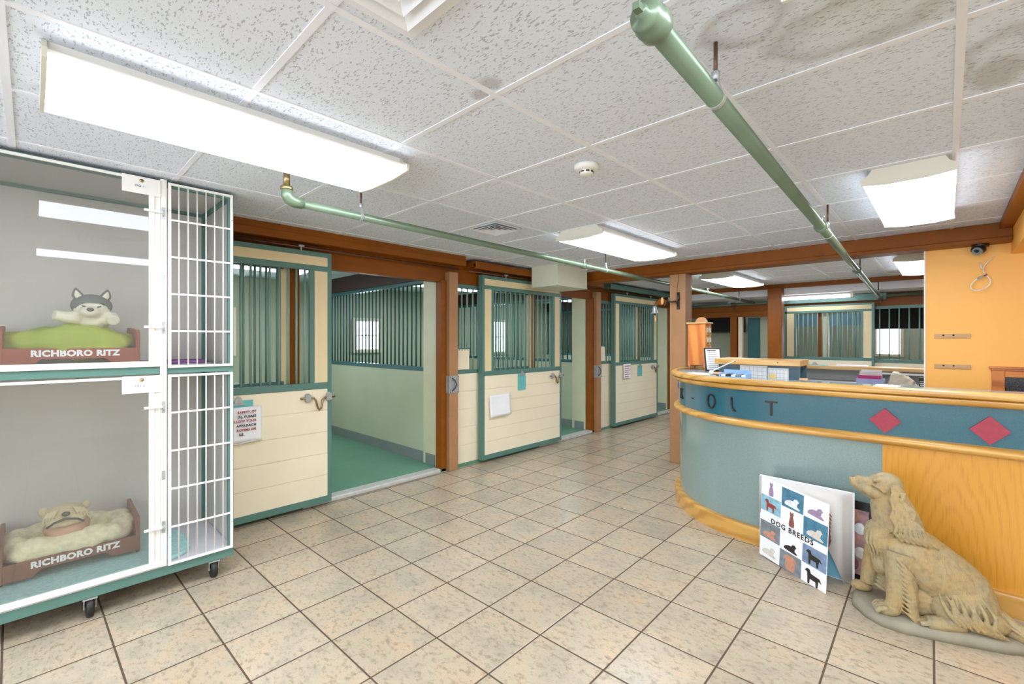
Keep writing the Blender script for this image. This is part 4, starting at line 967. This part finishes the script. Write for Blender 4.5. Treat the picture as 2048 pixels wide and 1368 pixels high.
cm = Matrix((ux, Vector((0, 0, 1)), nz_)).transposed().to_4x4(); cm.translation = BL
cm = cm @ Matrix.Rotation(-.045, 4, 'Z') @ Matrix.Translation((0, .012, 0))
cov = B(0, Wd, 0, H_+.02, -.004, 0, mat=cm).build('front_cover', 'white_matte', bkt, .001)
colw = Wd/3; rh = [.115, .118, .0, .0]
pal = {k: P('photo_'+k, v, .35, var=.25, scale=25, bump=0) for k, v in dict(sea='4a7f9a', sky='8fbfd4', grey='7d868e', mist='7a8fae', dusk='8a7f90').items()}
dcol = {k: P('dog_'+k, v, .5, var=.15, scale=60) for k, v in dict(lilac='a08aa8', white='e8edf2', red='9a4438', tan='c99076', black='2c2624', cream='d8d0c8', brown='8a5648').items()}
cells = [(0, .40, .51, None, 'sit', 'lilac'), (0, .30, .40, 'sky', 'stand', 'red'), (0, .125, .235, 'grey', 'lie', 'tan'), (0, .01, .125, None, 'lie', 'cream'),
         (1, .385, .50, 'sea', 'lie', 'white'), (1, .27, .385, None, 'sit', 'brown'), (1, .115, .215, None, 'lie', 'black'), (1, .0, .115, 'grey', 'head', 'tan'),
         (2, .395, .505, None, 'lie', 'lilac'), (2, .27, .385, 'sea', 'lie', 'cream'), (2, .115, .225, 'mist', 'stand', 'black'), (2, .0, .115, None, 'stand', 'black')]
for c, za, zb, bgc, kd, dc in cells:
    pc = None
    if bgc: pc = B(c*colw+.002, (c+1)*colw-.002, za, zb, 0, .0008, mat=cm).build('picture', pal[bgc], cov)
    sc = min(colw*.8, (zb-za)*.86); pts = [(c*colw+colw/2+(px-.5)*sc*(1.1 if kd != 'sit' else .8), za+(zb-za)*.07+pz*sc*(.8 if kd == 'lie' else 1)*.95) for px, pz in dogshape(kd)]
    MB().prism(pts, .0008, .0016, 'z', mat=cm).build('dog_picture', dcol[dc], cov)
textmesh('title_lettering', 'DOG BREEDS', .044, 'ink', cov, cm @ Matrix.Translation((Wd*.50, .252, .0022)), ext=.0006, offset=.0006, spacing=1.2)
# pages and back cover, opening from the spine
BK = Vector((-.385, 3.255, 0)); uxb = (BK-BL).normalized(); wb = (BK-BL).length
cb2 = Matrix((uxb, Vector((0, 0, 1)), Vector((uxb.y, -uxb.x, 0)))).transposed().to_4x4(); cb2.translation = BL+Vector((0, .01, 0))
B(0, wb, 0, H_+.035, -.008, -.002, mat=cb2).build('back_cover', 'white_matte', bkt, .001)
B(.01, wb-.012, .006, .20, -.002, .0, mat=cb2).build('blue_page', P('page_sky_blue', '7fc3de', .4), bkt)
for k in range(6):
    vs = []; n = 12
    for i in range(n+1):
        t = i/n; x = t*(wb-.01-.006*k); y = .004+.02*sin(t*pi)*(1+.6*k)+(.010*k)*t**2+.001
        zlo = .28*(1-max(0, (t-.60)/.40)**2.2)
        for z in (max(.005, zlo+.012*k*(1-t)), H_+.03-.002*k): vs.append(cb2 @ Vector((x, z, y)))
    pg = MB().add(vs, [(2*i, 2*i+2, 2*i+3, 2*i+1) for i in range(n)], True).build('page', 'mag_paper', bkt); pg.modifiers.new('t', 'SOLIDIFY').thickness = .0008
hr = MB()
for k in range(9):
    a = -.9+.16*k; hr.tube([cb2 @ Vector((.34+.008*sin(k), .43-.010*k, .098)), cb2 @ Vector((.385+.003*k, .425-.022*k, .094)), cb2 @ Vector((.415-.002*k, .385-.022*k, .086))], [.009, .007, .002], 6)
hr.build('fur_picture', dcol['brown'], bkt)
cal = thing('spiral_calendar', 'black calendar with white ring holes and a pink puppy picture, standing behind the book', 'calendar', (-.34, 3.34, 0))
mt = Matrix.Translation((-.44, 3.36, 0)) @ Matrix.Rotation(radians(-10), 4, 'Z')
B(0, .16, 0, .008, 0, .46, mat=mt).build('black_board', 'black', cal)
B(.015, .115, -.002, 0, .03, .41, mat=mt).build('puppy_picture', P('puppy_photo', 'b08a8a', .4, var=.35, scale=22), cal)
for k in range(5):
    MB().ell(mt @ Vector((.045+.03*(k % 2), -.003, .09+.07*k)), (.03, .004, .034)).build('puppy', dcol[('brown', 'cream', 'tan', 'white', 'tan')[k]], cal)
for k in range(7):
    MB().tube([mt @ Vector((.138, -.002, .06+.058*k)), mt @ Vector((.146, -.005, .064+.058*k)), mt @ Vector((.150, -.001, .060+.058*k))], .004, 6).build('ring', 'letter', cal)
wb_ = B(-.34, -.20, 3.375, 3.395, 0, .17).build('wooden_board', P('dark_red_wood', '7a3a20', .4, var=.2, scale=12, stretch=(.2, 1, 1))); tag(wb_, 'dark red wooden board leaning low between calendar and stone dog', 'board')

# ------------------------------------------------------------------ stone dog
PH = radians(17.5); O_ = Vector((-.31, 3.02, 0)); es = Vector((cos(PH), sin(PH), 0)); en = Vector((-sin(PH), cos(PH), 0))
def D(s, o, z): return O_+es*s+en*o+Vector((0, 0, z))
DM = Matrix((es, en, Vector((0, 0, 1)))).transposed().to_4x4()
dg = thing('stone_dog', 'weathered tan stone spaniel sitting on its own grey plinth', 'statue', tuple(D(.26, 0, 0)))
pts = []
for s, o in ((-.04, .10), (-.055, .0), (-.02, -.10), (.03, -.16), (.12, -.185), (.3, -.18), (.48, -.165), (.56, -.14), (.60, -.07), (.60, .05), (.56, .13), (.4, .16), (.15, .165), (.0, .15)):
    pts.append(D(s, o, 0))
n = len(pts); ctr = sum(pts, Vector())/n; vs = []
for z, k in ((0, 1.0), (.025, .995), (.042, .96), (.05, .9)):
    for p in pts: q = ctr+(p-ctr)*k; vs.append((q.x, q.y, z))
fs = [(j*n+i, j*n+(i+1) % n, (j+1)*n+(i+1) % n, (j+1)*n+i) for j in range(3) for i in range(n)]+[tuple(range(n-1, -1, -1)), tuple(3*n+i for i in range(n))]
pb = MB().add(vs, fs, True).build('plinth', 'plinth', dg); pb['label'] = 'grey stone plinth'
d = MB()
def E(s, o, z, r, ry=0): d.ell(D(s, o, z), r, mat=DM @ Matrix.Rotation(ry, 4, 'Y'), nu=28, nv=18)
def Tb(pts, r, seg=14, ry=None): d.tube([D(*p) for p in pts], r, seg, ry=ry)
# torso, chest, neck
Tb([(.10, 0, .42), (.13, 0, .37), (.19, 0, .32), (.26, 0, .265), (.33, 0, .215), (.39, 0, .17), (.44, 0, .12)], [.09, .122, .138, .138, .135, .122, .09], 28)
E(.072, 0, .385, (.078, .092, .10)); E(.085, 0, .29, (.062, .075, .10), .25); E(.42, 0, .13, (.09, .13, .09))
Tb([(.13, 0, .46), (.110, 0, .51), (.098, 0, .56), (.092, 0, .62)], [.10, .088, .078, .066], 22)
# head: domed skull, brow stop, deep square muzzle with flews
E(.088, 0, .655, (.070, .062, .066), -.1); E(.105, 0, .620, (.060, .062, .055)); E(.055, 0, .632, (.045, .050, .050))
Tb([(.06, 0, .652), (.02, 0, .655), (-.02, 0, .661), (-.042, 0, .664)], [.044, .035, .030, .027], 20)
Tb([(.065, 0, .60), (.03, 0, .612), (-.005, 0, .628), (-.038, 0, .642)], [.042, .034, .029, .022], 16)
for sd_ in (-1, 1):
    Tb([(.06, sd_*.024, .612), (.02, sd_*.024, .622), (-.02, sd_*.018, .640), (-.042, sd_*.010, .650)], [.032, .027, .021, .014], 14); E(.046, sd_*.036, .688, (.024, .014, .010), -.3)
    Tb([(.02, sd_*.040, .665), (.05, sd_*.052, .650), (.07, sd_*.056, .63)], [.006, .009, .006], 8)
E(-.040, 0, .655, (.029, .026, .027)); E(-.062, 0, .670, (.010, .017, .011))
E(-.012, 0, .650, (.050, .031, .033)); E(.01, 0, .628, (.045, .033, .026))
# long wavy ears
for sd_ in (-1, 1):
    Tb([(.112, sd_*.052, .67), (.122, sd_*.074, .62), (.138, sd_*.088, .56), (.158, sd_*.094, .50), (.185, sd_*.096, .445), (.20, sd_*.094, .415)], [.024, .042, .056, .060, .048, .022], 18, .38)
    for k in range(7):
        f = k/6; s0 = .080+.055*f
        Tb([(s0+.010, sd_*.086, .650), (s0+.012*sin(k*2), sd_*.108, .61), (s0+.010+.026*f, sd_*.120, .57), (s0-.004+.030*f, sd_*.124, .53), (s0+.045*f+.018, sd_*.126, .49), (s0+.065*f+.012, sd_*.122, .455-.01*f), (s0+.08*f+.040, sd_*.114, .42-.01*f), (s0+.08*f+.052, sd_*.104, .405+.012*sin(k*3))], [.003, .007, .0085, .0085, .0085, .008, .007, .003], 8)
# front legs
Tb([(.13, -.070, .34), (.118, -.088, .27), (.108, -.102, .19), (.098, -.110, .12), (.088, -.112, .08)], [.075, .060, .046, .038, .036], 18)
E(.066, -.114, .074, (.052, .040, .030))
for k in range(4): Tb([(.060, -.145+.020*k, .090), (.028, -.147+.021*k, .082), (.014, -.146+.021*k, .064)], [.013, .0135, .011], 10)
Tb([(.08, .06, .34), (.058, .085, .25), (.040, .092, .17), (.03, .095, .10)], [.062, .050, .040, .034], 16)
E(.002, .095, .074, (.050, .034, .026))
for k in range(3): Tb([(-.010, .078+.018*k, .082), (-.045, .078+.018*k, .070)], [.013, .011], 8)
# feathering: a full curtain of locks behind the near leg
E(.140, -.088, .17, (.045, .040, .125), .12)
for k in range(11):
    z = .335-.024*k; f = k/10
    Tb([(.094+.002*k, -.138-.004*f, z), (.118+.003*k, -.150, z-.024), (.146+.0030*k, -.146, z-.060), (.168+.0015*k, -.130, max(.062, z-.092)), (.182, -.115, max(.055, z-.115))], [.003, .008, .009, .008, .003], 8)
for k in range(8): Tb([(.045, .080, .29-.025*k), (.080, .060, .25-.022*k), (.10, .040, .20-.016*k)], [.006, .012, .005], 8)
# chest folds
for k in range(3): Tb([(.0+.012*k, -.035-.012*k, .43), (-.004+.012*k, -.045-.014*k, .37), (.022+.012*k, -.045-.012*k, .29)], [.003, .006, .003], 7)
# belly fur between leg and thigh
E(.20, -.03, .12, (.05, .07, .10))
for k in range(10): Tb([(.180+.010*k, -.085, .215-.004*k), (.186+.009*k, -.104, .14), (.182+.009*k, -.098, .085), (.18+.009*k, -.09, .052)], [.008, .012, .011, .004], 8)
# haunches and hind feet
E(.355, -.085, .140, (.118, .072, .105), .5); E(.35, .085, .14, (.10, .055, .09), .45)
E(.41, -.100, .095, (.105, .060, .055)); E(.30, -.10, .13, (.07, .062, .075))
Tb([(.34, -.125, .078), (.27, -.145, .070), (.205, -.150, .064)], [.038, .034, .030], 14)
for k in range(3): Tb([(.215, -.170+.019*k, .072), (.176, -.170+.019*k, .060)], [.013, .011], 8)
for k in range(8):
    a = k/7; s0 = .250+.17*a; z0_ = .210-.02*a
    Tb([(s0, -.146+.006*a, z0_), (s0+.012+.012*sin(k*2.1), -.161, z0_-.040), (s0+.030-.012*a, -.167, max(.090, z0_-.080)), (s0+.070-.02*a, -.170, max(.070, z0_-.13))], [.003, .0095, .010, .004], 8)
for k in range(5):
    Tb([(.35+.024*k, -.162, .118-.006*k), (.385+.020*k, -.166, .09-.004*k), (.43+.015*k, -.160, .060)], [.003, .0085, .004], 8)
# tail curled round on the plinth
Tb([(.46, -.03, .11), (.515, -.07, .085), (.55, -.105, .072), (.572, -.12, .066), (.578, -.10, .064)], [.055, .044, .036, .028, .02], 16)
for k in range(6): Tb([(.49+.012*k, -.11, .112-.007*k), (.53+.009*k, -.132, .09-.005*k), (.565+.004*k, -.14, .064)], [.003, .008, .004], 7)
# shallow coat ripples along the back
for k in range(9):
    s0 = .17+.033*k; z_ = .36-.030*k
    Tb([(s0, -.10, z_), (s0+.02, -.112, z_-.045), (s0+.05, -.115, z_-.085)], [.018, .026, .016], 8)
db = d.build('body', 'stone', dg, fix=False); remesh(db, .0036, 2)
for sd_ in (-1, 1):
    ey = MB().ell(D(.045, sd_*.046, .664), (.009, .006, .006), mat=DM).build('eye', 'plinth', dg)
